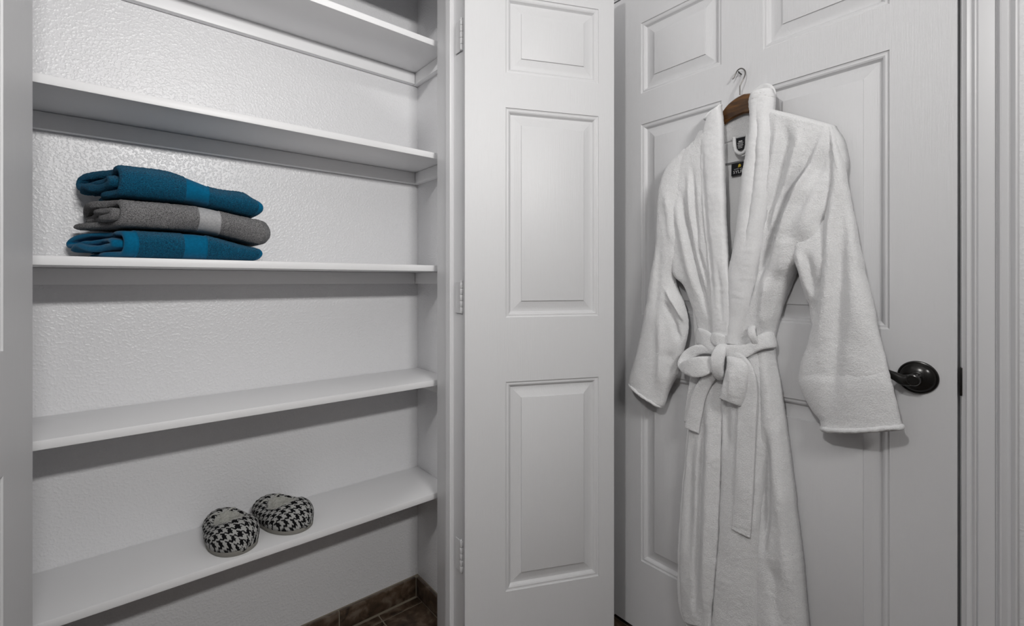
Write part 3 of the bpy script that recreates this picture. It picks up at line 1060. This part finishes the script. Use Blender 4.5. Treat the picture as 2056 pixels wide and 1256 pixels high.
# --- back of the robe, seen inside the neckline and below the hem of the front
panel('back', [(0.6808, 1.5540, 0.0120), (0.7130, 1.4643, 0.0140), (0.7053, 1.2491, 0.0140), (0.6958, 1.0216, 0.0120), (0.6928, 0.9086, 0.0120), (0.7204, 0.6462, 0.0120), (0.7393, 0.4229, 0.0120), (0.7457, 0.2599, 0.0120), (0.7393, 0.1685, 0.0120), (0.7130, 0.1306, 0.0140)],
      [(0.4740, 1.5448, 0.0120), (0.4287, 1.4455, 0.0140), (0.4506, 1.2314, 0.0140), (0.4740, 1.0352, 0.0120), (0.4915, 0.9341, 0.0120), (0.4626, 0.7414, 0.0120), (0.4403, 0.5779, 0.0120), (0.4239, 0.4405, 0.0120), (0.4164, 0.3607, 0.0120), (0.4115, 0.3026, 0.0140)],
      M['robe_inside'], robe, thick=.004, seed=2.0, fine=.5, rollT=.02, rollB=.01, folds=[([(0.5675, 1.4176), (0.5739, 1.2379), (0.5804, 1.1345)], -.004, .012), ([(0.5421, 1.3877), (0.5572, 1.2495), (0.5675, 1.1602)], .006, .010)])
panel('back_neck', [(0.6237, 1.5747, 0.0140), (0.6204, 1.5303, 0.0150), (0.6183, 1.4970, 0.0165)], [(0.5256, 1.5790, 0.0140), (0.5239, 1.5400, 0.0150), (0.5245, 1.5067, 0.0165)], M['robe'], robe, thick=.004, seed=3.0, fine=.7, rollB=.004, drop=.004)

# --- sleeves
F_RS = [([(0.3276, 1.3844), (0.3248, 1.2532), (0.3257, 1.1334), (0.3304, 1.0023), (0.3406, 0.8911), (0.3520, 0.8114)], -.015, .016), ([(0.3004, 1.2830), (0.2987, 1.1333), (0.2873, 0.9852)], .006, .020),
        ([(0.3482, 1.3108), (0.3482, 1.1779), (0.3607, 1.0441), (0.3754, 0.9528)], .008, .014), ([(0.3482, 1.3994), (0.3540, 1.2893), (0.3578, 1.1782)], -.006, .007)]
rs = sleeve('sleeve', [(0.3663, 1.4727, 0.0280), (0.3520, 1.4260, 0.0300), (0.3490, 1.3687, 0.0340), (0.3550, 1.3128, 0.0400), (0.3621, 1.2573, 0.0420), (0.3641, 1.2012, 0.0420), (0.3670, 1.1336, 0.0420), (0.3765, 1.0722, 0.0400), (0.3933, 0.9954, 0.0380), (0.4116, 0.9386, 0.0360), (0.4165, 0.8943, 0.0340), (0.4029, 0.8569, 0.0340), (0.3844, 0.8237, 0.0340)],
            [(0.3494, 1.4758, 0.0360), (0.3346, 1.4274, 0.0380), (0.3220, 1.3685, 0.0400), (0.3128, 1.3071, 0.0400), (0.3038, 1.2520, 0.0400), (0.2949, 1.1976, 0.0400), (0.2835, 1.1375, 0.0440), (0.2718, 1.0810, 0.0500), (0.2575, 1.0139, 0.0580), (0.2464, 0.9636, 0.0640), (0.2388, 0.9275, 0.0660), (0.2328, 0.8941, 0.0640), (0.2277, 0.8627, 0.0620)],
            [.014, .022, .028, .032, .035, .036, .034, .032, .029, .026, .024, .022, .020], RM, robe, folds=F_RS, seed=11.0, open_end=False)
sleeve('cuff', [(0.4084, 0.9180, 0.0360), (0.4175, 0.8917, 0.0340), (0.4039, 0.8544, 0.0340), (0.3865, 0.8278, 0.0340), (0.3724, 0.8103, 0.0340), (0.3714, 0.7901, 0.0340)],
       [(0.2463, 0.9504, 0.0645), (0.2380, 0.9276, 0.0660), (0.2320, 0.8942, 0.0640), (0.2269, 0.8669, 0.0620), (0.2236, 0.8485, 0.0610), (0.2210, 0.8339, 0.0600)], [.0235, .0266, .0266, .0264, .0264, .0264], RM, rs, folds=F_RS, seed=12.0)
vsL = [(0.3724, 0.8035, 0.0340)][0]
# rolled hem of the cuff
def hem_ring(name, l, r, d, rad, parent, seed):
    l, r = Vector(l), Vector(r)
    pts = []
    for k in range(73):
        ph = 2 * math.pi * k / 72
        s = (1 - math.cos(ph)) / 2
        p = l.lerp(r, s)
        sn = math.sin(ph)
        pts.append(out((p[0], p[1] + fuzz(p, seed) * .8, max(p[2] + d * math.copysign(abs(sn) ** .75, sn) * (1.0 if sn > 0 else .55), .006))))
    vs, fs = tube(pts, rad, 10, caps=False)
    vs = [v + Vector((fuzz((v.y * 1.3, v.z), seed), 0, fuzz((v.y, v.z), seed + 1) * 1.2)) for v in vs]
    return mesh(name, vs, fs, RM, parent)
hem_ring('cuff_hem', [(0.3684, 0.7931, 0.0340)][0], [(0.2233, 0.8373, 0.0600)][0], .0264, .0055, rs, 3.3)
# cloth hanging under the right arm
panel('underarm', [(0.4283, 1.2491, 0.0460), (0.4304, 1.2087, 0.0580), (0.4212, 1.1777, 0.0660), (0.4128, 1.1499, 0.0600), (0.4110, 1.1199, 0.0500), (0.4068, 1.0920, 0.0410), (0.3998, 1.0734, 0.0340), (0.3986, 1.0407, 0.0280), (0.3927, 1.0083, 0.0240)],
      [(0.3494, 1.2847, 0.0460), (0.3459, 1.2237, 0.0580), (0.3453, 1.1774, 0.0600), (0.3468, 1.1468, 0.0550), (0.3510, 1.1169, 0.0470), (0.3566, 1.0888, 0.0410), (0.3625, 1.0658, 0.0340), (0.3703, 1.0367, 0.0280), (0.3775, 1.0096, 0.0240)], RM, rs, bulge=.012, rollL=.012, rollT=.030, drop=.020,
      folds=[([(0.4121, 1.2034), (0.4038, 1.1684), (0.3935, 1.1223), (0.3874, 1.0767)], .008, .010), ([(0.3895, 1.2022), (0.3834, 1.1451), (0.3754, 1.0884)], -.010, .008), ([(0.4205, 1.2155), (0.4163, 1.1862), (0.4079, 1.1627)], -.007, .005)], seed=13.0)

F_LS = [([(0.7530, 1.3942), (0.7386, 1.3064), (0.7292, 1.2203)], .006, .012), ([(0.7676, 1.2659), (0.7775, 1.1353), (0.7908, 1.0177)], -.004, .010), ([(0.7709, 1.0480), (0.7676, 0.9611), (0.7709, 0.8736), (0.7841, 0.7985)], .010, .013),
        ([(0.7578, 1.1136), (0.7386, 1.0852), (0.7199, 1.0532), (0.6985, 1.0150), (0.6924, 0.9960)], .016, .008), ([(0.7627, 1.0774), (0.7450, 1.0463), (0.7292, 1.0073), (0.7199, 0.9515)], -.012, .008), ([(0.7450, 0.9346), (0.7466, 0.8484)], -.007, .012)]
lsv = sleeve('sleeve', [(0.7108, 1.5031, 0.0340), (0.7617, 1.4643, 0.0360), (0.7818, 1.4119, 0.0380), (0.7906, 1.3569, 0.0400), (0.7939, 1.2833, 0.0400), (0.7990, 1.2096, 0.0400), (0.8127, 1.1429, 0.0400), (0.8318, 1.0449, 0.0400), (0.8581, 0.9363, 0.0380), (0.8815, 0.8638, 0.0360), (0.8878, 0.8363, 0.0350)],
             [(0.6776, 1.4959, 0.0340), (0.6836, 1.4498, 0.0340), (0.6925, 1.3983, 0.0340), (0.6971, 1.3457, 0.0340), (0.7016, 1.2758, 0.0340), (0.7123, 1.2059, 0.0340), (0.7388, 1.1352, 0.0340), (0.7119, 1.0642, 0.0320), (0.7008, 0.9940, 0.0300), (0.7318, 0.8739, 0.0300), (0.7508, 0.8305, 0.0300)],
             [.014, .020, .026, .028, .028, .028, .027, .028, .028, .027, .027], RM, robe, folds=F_LS, seed=21.0)
sleeve('cuff', [(0.8513, 0.9217, 0.0375), (0.8778, 0.8690, 0.0360), (0.8915, 0.8326, 0.0350), (0.8953, 0.8101, 0.0350)], [(0.7249, 0.9236, 0.0310), (0.7312, 0.8698, 0.0310), (0.7583, 0.8120, 0.0310), (0.7796, 0.7581, 0.0310)], [.0255, .0285, .028, .0275], RM, lsv, folds=F_LS, seed=22.0)
hem_ring('cuff_hem', [(0.8915, 0.8108, 0.0350)][0], [(0.7846, 0.7585, 0.0310)][0], .027, .005, lsv, 6.3)

# --- fronts above the belt
F_RF = [([(0.4811, 1.4139), (0.4846, 1.3414), (0.4974, 1.2448), (0.5116, 1.1528), (0.5273, 1.0715), (0.5397, 1.0205)], -.013, .006), ([(0.4596, 1.5321), (0.4563, 1.4642), (0.4731, 1.3676), (0.4881, 1.2930), (0.5009, 1.2081)], .008, .009),
        ([(0.4344, 1.5228), (0.4355, 1.4523), (0.4540, 1.3609), (0.4765, 1.2796), (0.4915, 1.2076)], -.011, .010), ([(0.4090, 1.5042), (0.4100, 1.4466), (0.4322, 1.3574), (0.4596, 1.2863), (0.4765, 1.2190)], .008, .009),
        ([(0.3656, 1.4759), (0.3935, 1.3971), (0.4247, 1.3504), (0.4376, 1.3205), (0.4596, 1.2539), (0.4869, 1.1720), (0.5152, 1.0907)], -.020, .010), ([(0.3559, 1.4734), (0.3754, 1.4309), (0.4121, 1.3426), (0.4269, 1.3038), (0.4485, 1.2410), (0.4731, 1.1583)], .012, .009),
        ([(0.3520, 1.4335), (0.3874, 1.3275), (0.4142, 1.2616)], -.006, .012), ([(0.3754, 1.3823), (0.3854, 1.3158), (0.3956, 1.2025)], .010, .022), ([(0.4765, 1.1462), (0.4881, 1.0608), (0.4962, 0.9990)], .010, .012),
        ([(0.3607, 1.2901), (0.3617, 1.2343), (0.3636, 1.1560)], -.014, .006), ([(0.4311, 1.2397), (0.4398, 1.1931), (0.4529, 1.1340)], .006, .014)]
F_RF = [(q, a * 1.3, w) for q, a, w in F_RF]
panel('front', [(0.4914, 1.5590, 0.0560), (0.4957, 1.5019, 0.0540), (0.4986, 1.4173, 0.0500), (0.5057, 1.3321, 0.0500), (0.5152, 1.2587, 0.0500), (0.5282, 1.1845, 0.0480), (0.5439, 1.1216, 0.0460), (0.5595, 1.0574, 0.0450), (0.5729, 0.9919, 0.0440), (0.5781, 0.9525, 0.0440)],
      [(0.3484, 1.4823, 0.0360), (0.3284, 1.4356, 0.0400), (0.3233, 1.3794, 0.0420), (0.3361, 1.3206, 0.0460), (0.3515, 1.2666, 0.0520), (0.3636, 1.2120, 0.0500), (0.4114, 1.1733, 0.0460), (0.4340, 1.1339, 0.0360), (0.4680, 1.0364, 0.0280), (0.4813, 0.9677, 0.0260)],
      RM, robe, bulge=.016, power=.5, rollR=.016, rollT=.022, drop=.026, folds=F_RF, thick=.006, seed=31.0, step=.0036)
F_LF = [([(0.7076, 1.3874), (0.6895, 1.3014), (0.6717, 1.2172), (0.6515, 1.1212), (0.6289, 1.0250)], -.018, .0075), ([(0.6746, 1.4511), (0.6659, 1.3263), (0.6572, 1.2165), (0.6345, 1.1347), (0.6289, 1.0678)], -.010, .006), ([(0.6865, 1.4534), (0.6746, 1.3136), (0.6601, 1.2030), (0.6430, 1.1213)], .007, .008),
        ([(0.7292, 1.3764), (0.7045, 1.2749), (0.6805, 1.1625), (0.6601, 1.0667)], .008, .013)]
F_LF = [(q, a * 1.2, w) for q, a, w in F_LF]
panel('front', [(0.6536, 1.5294, 0.0460), (0.7103, 1.5019, 0.0400), (0.7411, 1.4502, 0.0460), (0.7501, 1.3792, 0.0520), (0.7521, 1.2931, 0.0540), (0.7489, 1.2068, 0.0540), (0.7418, 1.1466, 0.0500), (0.7141, 1.1181, 0.0440), (0.6944, 1.0650, 0.0360), (0.6817, 1.0166, 0.0320), (0.6725, 0.9546, 0.0300)],
      [(0.6148, 1.5444, 0.0560), (0.6142, 1.4922, 0.0520), (0.6124, 1.4259, 0.0500), (0.6097, 1.3593, 0.0500), (0.6070, 1.2798, 0.0500), (0.6016, 1.2003, 0.0500), (0.5963, 1.1477, 0.0500), (0.5910, 1.0953, 0.0500), (0.5857, 1.0434, 0.0500), (0.5814, 0.9980, 0.0480), (0.5797, 0.9525, 0.0460)],
      RM, robe, bulge=.010, power=.5, rollL=.016, rollT=.018, drop=.024, folds=F_LF, thick=.006, seed=32.0, step=.0036)

# --- shawl collar
LM = M['robe_lapel']
panel('lapel', [(0.4787, 1.5917, 0.0560), (0.4742, 1.5685, 0.0560), (0.4757, 1.5081, 0.0580), (0.4764, 1.4352, 0.0620), (0.4778, 1.3749, 0.0640), (0.4859, 1.3036, 0.0640), (0.4983, 1.2197, 0.0620), (0.5133, 1.1404, 0.0600), (0.5321, 1.0590, 0.0560), (0.5563, 0.9684, 0.0520)][::-1][::-1],
      [(0.5127, 1.5924, 0.0560), (0.5175, 1.5752, 0.0560), (0.5130, 1.5301, 0.0580), (0.5194, 1.4755, 0.0600), (0.5294, 1.4026, 0.0620), (0.5380, 1.3225, 0.0620), (0.5501, 1.2293, 0.0600), (0.5685, 1.1537, 0.0560), (0.5726, 1.0699, 0.0500), (0.5797, 0.9655, 0.0460)],
      LM, robe, bulge=.009, power=.5, rollL=.012, rollR=.010, rollT=.016, drop=.014, folds=[([(0.4974, 1.5831), (0.4950, 1.4903), (0.4997, 1.3929), (0.5128, 1.2958), (0.5273, 1.1845)], -.006, .006), ([(0.4857, 1.5368), (0.4857, 1.4270), (0.4939, 1.3182)], .004, .006)], thick=.009, seed=41.0, step=.0034)
panel('lapel', [(0.6321, 1.5765, 0.0520), (0.6490, 1.5379, 0.0520), (0.6540, 1.4868, 0.0560), (0.6504, 1.4044, 0.0600), (0.6450, 1.3227, 0.0620), (0.6366, 1.2415, 0.0620), (0.6293, 1.1613, 0.0600), (0.6248, 1.0815, 0.0580), (0.6217, 1.0152, 0.0560), (0.6186, 0.9622, 0.0540)],
      [(0.5970, 1.5978, 0.0540), (0.5920, 1.5451, 0.0560), (0.5887, 1.4849, 0.0600), (0.5841, 1.4057, 0.0640), (0.5805, 1.3275, 0.0660), (0.5766, 1.2371, 0.0660), (0.5715, 1.1728, 0.0660), (0.5647, 1.1216, 0.0640), (0.5606, 1.0516, 0.0620), (0.5599, 0.9685, 0.0580)],
      LM, robe, bulge=.008, power=.5, rollL=.010, rollR=.008, rollT=.016, drop=.012, folds=[([(0.6430, 1.5260), (0.6401, 1.4176), (0.6289, 1.2818), (0.6152, 1.1612), (0.6111, 1.0552)], -.0075, .0065), ([(0.5976, 1.1870), (0.5910, 1.0953), (0.5870, 1.0172)], -.004, .006)], thick=.009, seed=42.0, step=.0034)
# collar standing behind the neck
ribbon('collar', [(0.4778, 1.5750, 0.0440), (0.4860, 1.5968, 0.0260), (0.5078, 1.6127, 0.0100), (0.5418, 1.5903, 0.0080), (0.5742, 1.5761, 0.0075), (0.6074, 1.5717, 0.0080), (0.6271, 1.5902, 0.0100), (0.6368, 1.5842, 0.0240), (0.6419, 1.5693, 0.0360)], [.026, .028, .034, .040, .040, .036, .028, .024, .022], LM, robe, thick=.0055, seed=43.0)

# --- skirt
F_SL = [([(0.6401, 0.8384), (0.6472, 0.7209), (0.6558, 0.5910), (0.6615, 0.4663), (0.6673, 0.3271), (0.6732, 0.1704)], -.012, .007), ([(0.6805, 0.7347), (0.6895, 0.5246), (0.6954, 0.3136)], -.006, .012), ([(0.6234, 0.8680), (0.6262, 0.6806), (0.6345, 0.4636), (0.6458, 0.1861)], .012, .016)]
panel('skirt_front', [(0.6688, 0.9554, 0.0340), (0.6836, 0.8563, 0.0340), (0.6997, 0.7409, 0.0320), (0.7119, 0.6389, 0.0320), (0.7239, 0.5207, 0.0300), (0.7318, 0.3888, 0.0300), (0.7333, 0.2732, 0.0300), (0.7282, 0.1860, 0.0280), (0.7173, 0.1548, 0.0280)],
      [(0.5807, 0.9652, 0.0440), (0.5857, 0.8741, 0.0500), (0.5913, 0.7690, 0.0520), (0.5953, 0.6765, 0.0520), (0.5980, 0.5709, 0.0520), (0.6033, 0.4506, 0.0520), (0.6114, 0.3414, 0.0520), (0.6196, 0.2551, 0.0520), (0.6238, 0.1996, 0.0520)],
      RM, robe, bulge=.008, power=.5, rollL=.014, rollR=.010, rollB=.008, drop=.022, folds=F_SL, seed=51.0)
F_SM = [([(0.5804, 0.9009), (0.5778, 0.7976), (0.5778, 0.6680)], -.008, .010), ([(0.5009, 0.9122), (0.4986, 0.7649), (0.5033, 0.6156)], -.005, .008)]
panel('skirt_front', [(0.5929, 0.9641, 0.0460), (0.5969, 0.8717, 0.0460), (0.5982, 0.7663, 0.0460), (0.6006, 0.6731, 0.0440), (0.6033, 0.5667, 0.0440), (0.6087, 0.4456, 0.0440), (0.6169, 0.3356, 0.0440), (0.6251, 0.2485, 0.0440), (0.6321, 0.1668, 0.0440)],
      [(0.4980, 0.9733, 0.0400), (0.4924, 0.8879, 0.0420), (0.4901, 0.7899, 0.0420), (0.4913, 0.7035, 0.0420), (0.4948, 0.6039, 0.0420), (0.5010, 0.5157, 0.0440), (0.5051, 0.4132, 0.0400), (0.5043, 0.3099, 0.0360), (0.5020, 0.2391, 0.0360)],
      RM, robe, bulge=.020, power=.55, rollL=.010, rollR=.014, rollB=.008, drop=.016, folds=F_SM, seed=52.0)
F_SR = [([(0.4765, 0.9461), (0.4686, 0.8445), (0.4641, 0.7491)], -.006, .008), ([(0.4869, 0.7677), (0.4869, 0.6456), (0.4892, 0.5225), (0.4962, 0.4459)], -.022, .009), ([(0.4641, 0.7251), (0.4529, 0.5849), (0.4398, 0.4479), (0.4290, 0.3097)], .012, .016), ([(0.4765, 0.4548), (0.4686, 0.3619), (0.4641, 0.2897)], -.008, .014)]
panel('skirt_front', [(0.5237, 0.9699, 0.0300), (0.5132, 0.8833, 0.0320), (0.5084, 0.7839, 0.0320), (0.5116, 0.6950, 0.0300), (0.5181, 0.5911, 0.0260), (0.5254, 0.4997, 0.0260), (0.5270, 0.3982, 0.0280), (0.5237, 0.2968, 0.0300), (0.5213, 0.2249, 0.0300)],
      [(0.4790, 0.9618, 0.0260), (0.4668, 0.8852, 0.0280), (0.4533, 0.7956, 0.0280), (0.4423, 0.7081, 0.0280), (0.4325, 0.6215, 0.0280), (0.4228, 0.5325, 0.0280), (0.4143, 0.4513, 0.0280), (0.4059, 0.3593, 0.0280), (0.4007, 0.2945, 0.0280)],
      RM, robe, bulge=.020, power=.55, rollR=.016, rollB=.008, drop=.022, folds=F_SR, seed=53.0)

# --- belt
belt = empty('belt', (0, 0, 0), robe)
belt.location = (0, 0, 0)
belt.matrix_parent_inverse = Matrix.Translation(-robe.location)
BM = M['robe']
def B(*a, **k):
    return ribbon(*a, BM, belt, **k)
B('band', [(0.6790, 0.9782, 0.0180), (0.6626, 0.9771, 0.0400), (0.6380, 0.9750, 0.0540), (0.6183, 0.9627, 0.0600), (0.6010, 0.9438, 0.0620)], [.044, .046, .044, .040, .032], thick=.006, seed=61.0)
B('band', [(0.6166, 0.9786, 0.0580), (0.5985, 0.9758, 0.0670), (0.5779, 0.9725, 0.0660)], [.030, .036, .034], thick=.007, seed=61.5)
B('band', [(0.5864, 0.9488, 0.0700), (0.5581, 0.9520, 0.0700), (0.5301, 0.9536, 0.0660), (0.5125, 0.9639, 0.0620), (0.4968, 0.9764, 0.0600), (0.4823, 0.9843, 0.0500), (0.4771, 0.9848, 0.0340), (0.4806, 0.9805, 0.0160)], [.030, .032, .032, .028, .034, .040, .040, .040], thick=.0065, seed=62.0)
B('knot', [(0.5821, 0.9638, 0.0600), (0.5828, 0.9527, 0.0800), (0.5867, 0.9300, 0.0880), (0.5890, 0.9065, 0.0860), (0.5887, 0.8873, 0.0760), (0.5877, 0.8779, 0.0620)], [.020, .030, .034, .032, .028, .020], thick=.009, seed=63.0)
B('bow_loop', [(0.5963, 0.9369, 0.0660), (0.6238, 0.9449, 0.0600), (0.6568, 0.9422, 0.0560), (0.6849, 0.9241, 0.0580), (0.6982, 0.9039, 0.0660), (0.6897, 0.8954, 0.0780), (0.6592, 0.8968, 0.0880), (0.6310, 0.9047, 0.0880), (0.6096, 0.9148, 0.0820), (0.5950, 0.9236, 0.0740)],
  [.012, .020, .028, .032, .026, .030, .050, .052, .040, .022], thick=.0055, seed=64.0, n=90)
panel('bow_loop', [(0.5760, 0.9397, 0.0700), (0.5702, 0.9213, 0.0820), (0.5711, 0.8966, 0.0880), (0.5768, 0.8677, 0.0870), (0.5834, 0.8432, 0.0840), (0.5893, 0.8286, 0.0800)],
           [(0.5374, 0.9440, 0.0660), (0.5175, 0.9304, 0.0780), (0.5113, 0.9051, 0.0840), (0.5149, 0.8752, 0.0840), (0.5230, 0.8416, 0.0820), (0.5320, 0.8145, 0.0780)],
           BM, belt, bulge=.010, power=.5, rollL=.007, rollR=.012, rollT=.012, rollB=.007, drop=.014, thick=.007, seed=65.0, step=.0032,
           folds=[([(0.5623, 0.9291), (0.5675, 0.8963), (0.5700, 0.8637)], -.004, .010), ([(0.5471, 0.9120), (0.5496, 0.8671), (0.5572, 0.8274)], .004, .008)])
panel('bow_loop', [(0.5782, 0.9153, 0.0600), (0.5851, 0.8693, 0.0620), (0.5920, 0.8334, 0.0640), (0.5950, 0.8227, 0.0660)], [(0.5263, 0.9158, 0.0580), (0.5254, 0.8725, 0.0600), (0.5310, 0.8347, 0.0640), (0.5362, 0.8153, 0.0660)],
      BM, belt, rollL=.006, rollR=.006, rollB=.004, drop=.006, thick=.006, seed=65.5)
B('tail', [(0.5606, 0.9365, 0.0700), (0.5388, 0.9296, 0.0740), (0.5229, 0.9021, 0.0740), (0.5198, 0.8502, 0.0700), (0.5240, 0.7744, 0.0660), (0.5285, 0.6857, 0.0640), (0.5322, 0.5972, 0.0640), (0.5371, 0.5266, 0.0640), (0.5400, 0.4937, 0.0630)],
  [.030, .036, .044, .046, .046, .046, .046, .047, .047], thick=.006, seed=66.0, folds=[([(0.5397, 0.8055), (0.5397, 0.7044), (0.5446, 0.5761)], .003, .012)])
B('tail', [(0.5933, 0.8990, 0.0720), (0.6114, 0.8828, 0.0680), (0.6341, 0.8549, 0.0640), (0.6543, 0.8155, 0.0580), (0.6666, 0.7715, 0.0540), (0.6750, 0.7364, 0.0520), (0.6779, 0.7165, 0.0520)], [.020, .028, .032, .036, .040, .042, .042], thick=.006, seed=67.0, twist=[-.5, -.4, -.2, 0, 0])
B('tail', [(0.6659, 0.8886, 0.0500), (0.6739, 0.8457, 0.0460), (0.6839, 0.7883, 0.0440), (0.6899, 0.7314, 0.0440)], [.026, .028, .030, .032], thick=.005, seed=68.0)
ribbon('belt_loop', [(0.5144, 1.0149, 0.0520), (0.5128, 1.0084, 0.0640), (0.5079, 0.9945, 0.0700), (0.5033, 0.9773, 0.0640), (0.5072, 0.9660, 0.0520)], [.014, .018, .018, .016, .014], BM, robe, thick=.0045, seed=69.0)

# --- inside the neckline: hanging loop, size tag, seam and brand label
lp = [(0.5716, 1.5049, 0.0300), (0.5707, 1.4861, 0.0320), (0.5659, 1.4691, 0.0340), (0.5539, 1.4586, 0.0350), (0.5418, 1.4626, 0.0340), (0.5377, 1.4787, 0.0320), (0.5373, 1.5045, 0.0300)]
vs, fs = tube(resample([out(p) for p in lp], 60), .0050, 12)
vs = [v + Vector((fuzz((v.y, v.z), 71.0), fuzz((v.z, v.y), 72.0), 0)) for v in vs]
mesh('hanging_loop', vs, fs, RM, robe)

def plate(name, corners, mat, parent, thick=.0012):
    """thin woven label through four (b, z, w) corners"""
    f = [out(c) for c in corners]
    n = (f[1] - f[0]).cross(f[3] - f[0]).normalized()
    if n.x > 0: n = -n
    vs = [p + n * thick for p in f] + f
    fs = [(0, 1, 2, 3), (7, 6, 5, 4)] + [(i, i + 4, (i + 1) % 4 + 4, (i + 1) % 4) for i in range(4)]
    bm = bmesh.new(); bv = [bm.verts.new(v) for v in vs]
    for q in fs: bm.faces.new([bv[i] for i in q])
    return from_bm(name, bm, mat, parent)
def on_plate(c, s, t, lift):
    a = Vector(c[0]).lerp(Vector(c[1]), s); b = Vector(c[3]).lerp(Vector(c[2]), s)
    p = a.lerp(b, t)
    p[2] += lift
    return p
def stitch(name, c, s0, s1, t0, t1, mat, parent, lift=.0016):
    return plate(name, [on_plate(c, s0, t0, lift), on_plate(c, s1, t0, lift), on_plate(c, s1, t1, lift), on_plate(c, s0, t1, lift)], mat, parent, .0004)

# corners: top left, top right, bottom right, bottom left as the camera sees them
c1 = [(0.5658, 1.5010, 0.0300), (0.5429, 1.5007, 0.0300), (0.5454, 1.4680, 0.0300), (0.5645, 1.4682, 0.0300)]
tg = plate('size_tag', c1, M['label_black'], robe)
for s0, s1, t0 in ((.28, .72, .26), (.15, .85, .40), (.2, .8, .50), (.15, .85, .60), (.22, .78, .70), (.2, .75, .80)):
    stitch('thread_line', c1, s0, s1, t0, t0 + (.075 if t0 < .3 else .03), M['thread_white'], tg)
plate('neck_seam', [(0.6107, 1.4439, 0.0180), (0.5388, 1.4448, 0.0180), (0.5388, 1.4419, 0.0180), (0.6107, 1.4410, 0.0180)], M['seam'], robe, .0014)
c2 = [(0.5826, 1.4389, 0.0200), (0.5267, 1.4396, 0.0200), (0.5280, 1.4067, 0.0200), (0.5834, 1.4067, 0.0200)]
lb = plate('brand_label', c2, M['label_black'], robe)
def flat_text(txt, c, s0, s1, t0, t1, mat, parent):
    cu = bpy.data.curves.new('lettering', 'FONT')
    cu.body = txt
    cu.align_x = 'LEFT'
    cu.resolution_u = 2
    tmp = bpy.data.objects.new('lettering_source', cu)
    COL.objects.link(tmp)
    dg = bpy.context.evaluated_depsgraph_get()
    me = bpy.data.meshes.new_from_object(tmp.evaluated_get(dg))
    bpy.data.objects.remove(tmp)
    xs = [v.co.x for v in me.vertices]; ys = [v.co.y for v in me.vertices]
    x0, x1, y0, y1 = min(xs), max(xs), min(ys), max(ys)
    for v in me.vertices:
        s = s0 + (s1 - s0) * (v.co.x - x0) / (x1 - x0)
        t = t1 + (t0 - t1) * (v.co.y - y0) / (y1 - y0)
        v.co = out(on_plate(c, s, t, .0020))
    me.name = 'lettering'
    return link('lettering', me, mat, parent, smooth=False)
flat_text('SYLFFOR', c2, .10, .92, .60, .84, M['thread_white'], lb)
for s0, s1 in ((.13, .36), (.40, .52), (.57, .68), (.72, .90)):
    stitch('thread_line', c2, s0, s1, .475, .50, M['thread_white'], lb)
# small gold rampant figure above the name
em = [(.43, .36), (.47, .30), (.45, .22), (.49, .12), (.54, .12), (.57, .17), (.55, .21), (.60, .22), (.56, .26), (.60, .31), (.56, .31), (.59, .38), (.54, .33), (.51, .37), (.52, .31), (.48, .38)]
vs = [out(on_plate(c2, s - .13, t, .0022)) for s, t in em]
vs += [v + Vector((.0006, 0, 0)) for v in vs]
n = len(em)
bm = bmesh.new(); bv = [bm.verts.new(v) for v in vs]
bm.faces.new(bv[:n]); bm.faces.new(bv[n:][::-1])
for i in range(n): bm.faces.new((bv[i], bv[(i + 1) % n], bv[n + (i + 1) % n], bv[n + i]))
from_bm('gold_emblem', bm, M['thread_gold'], lb)
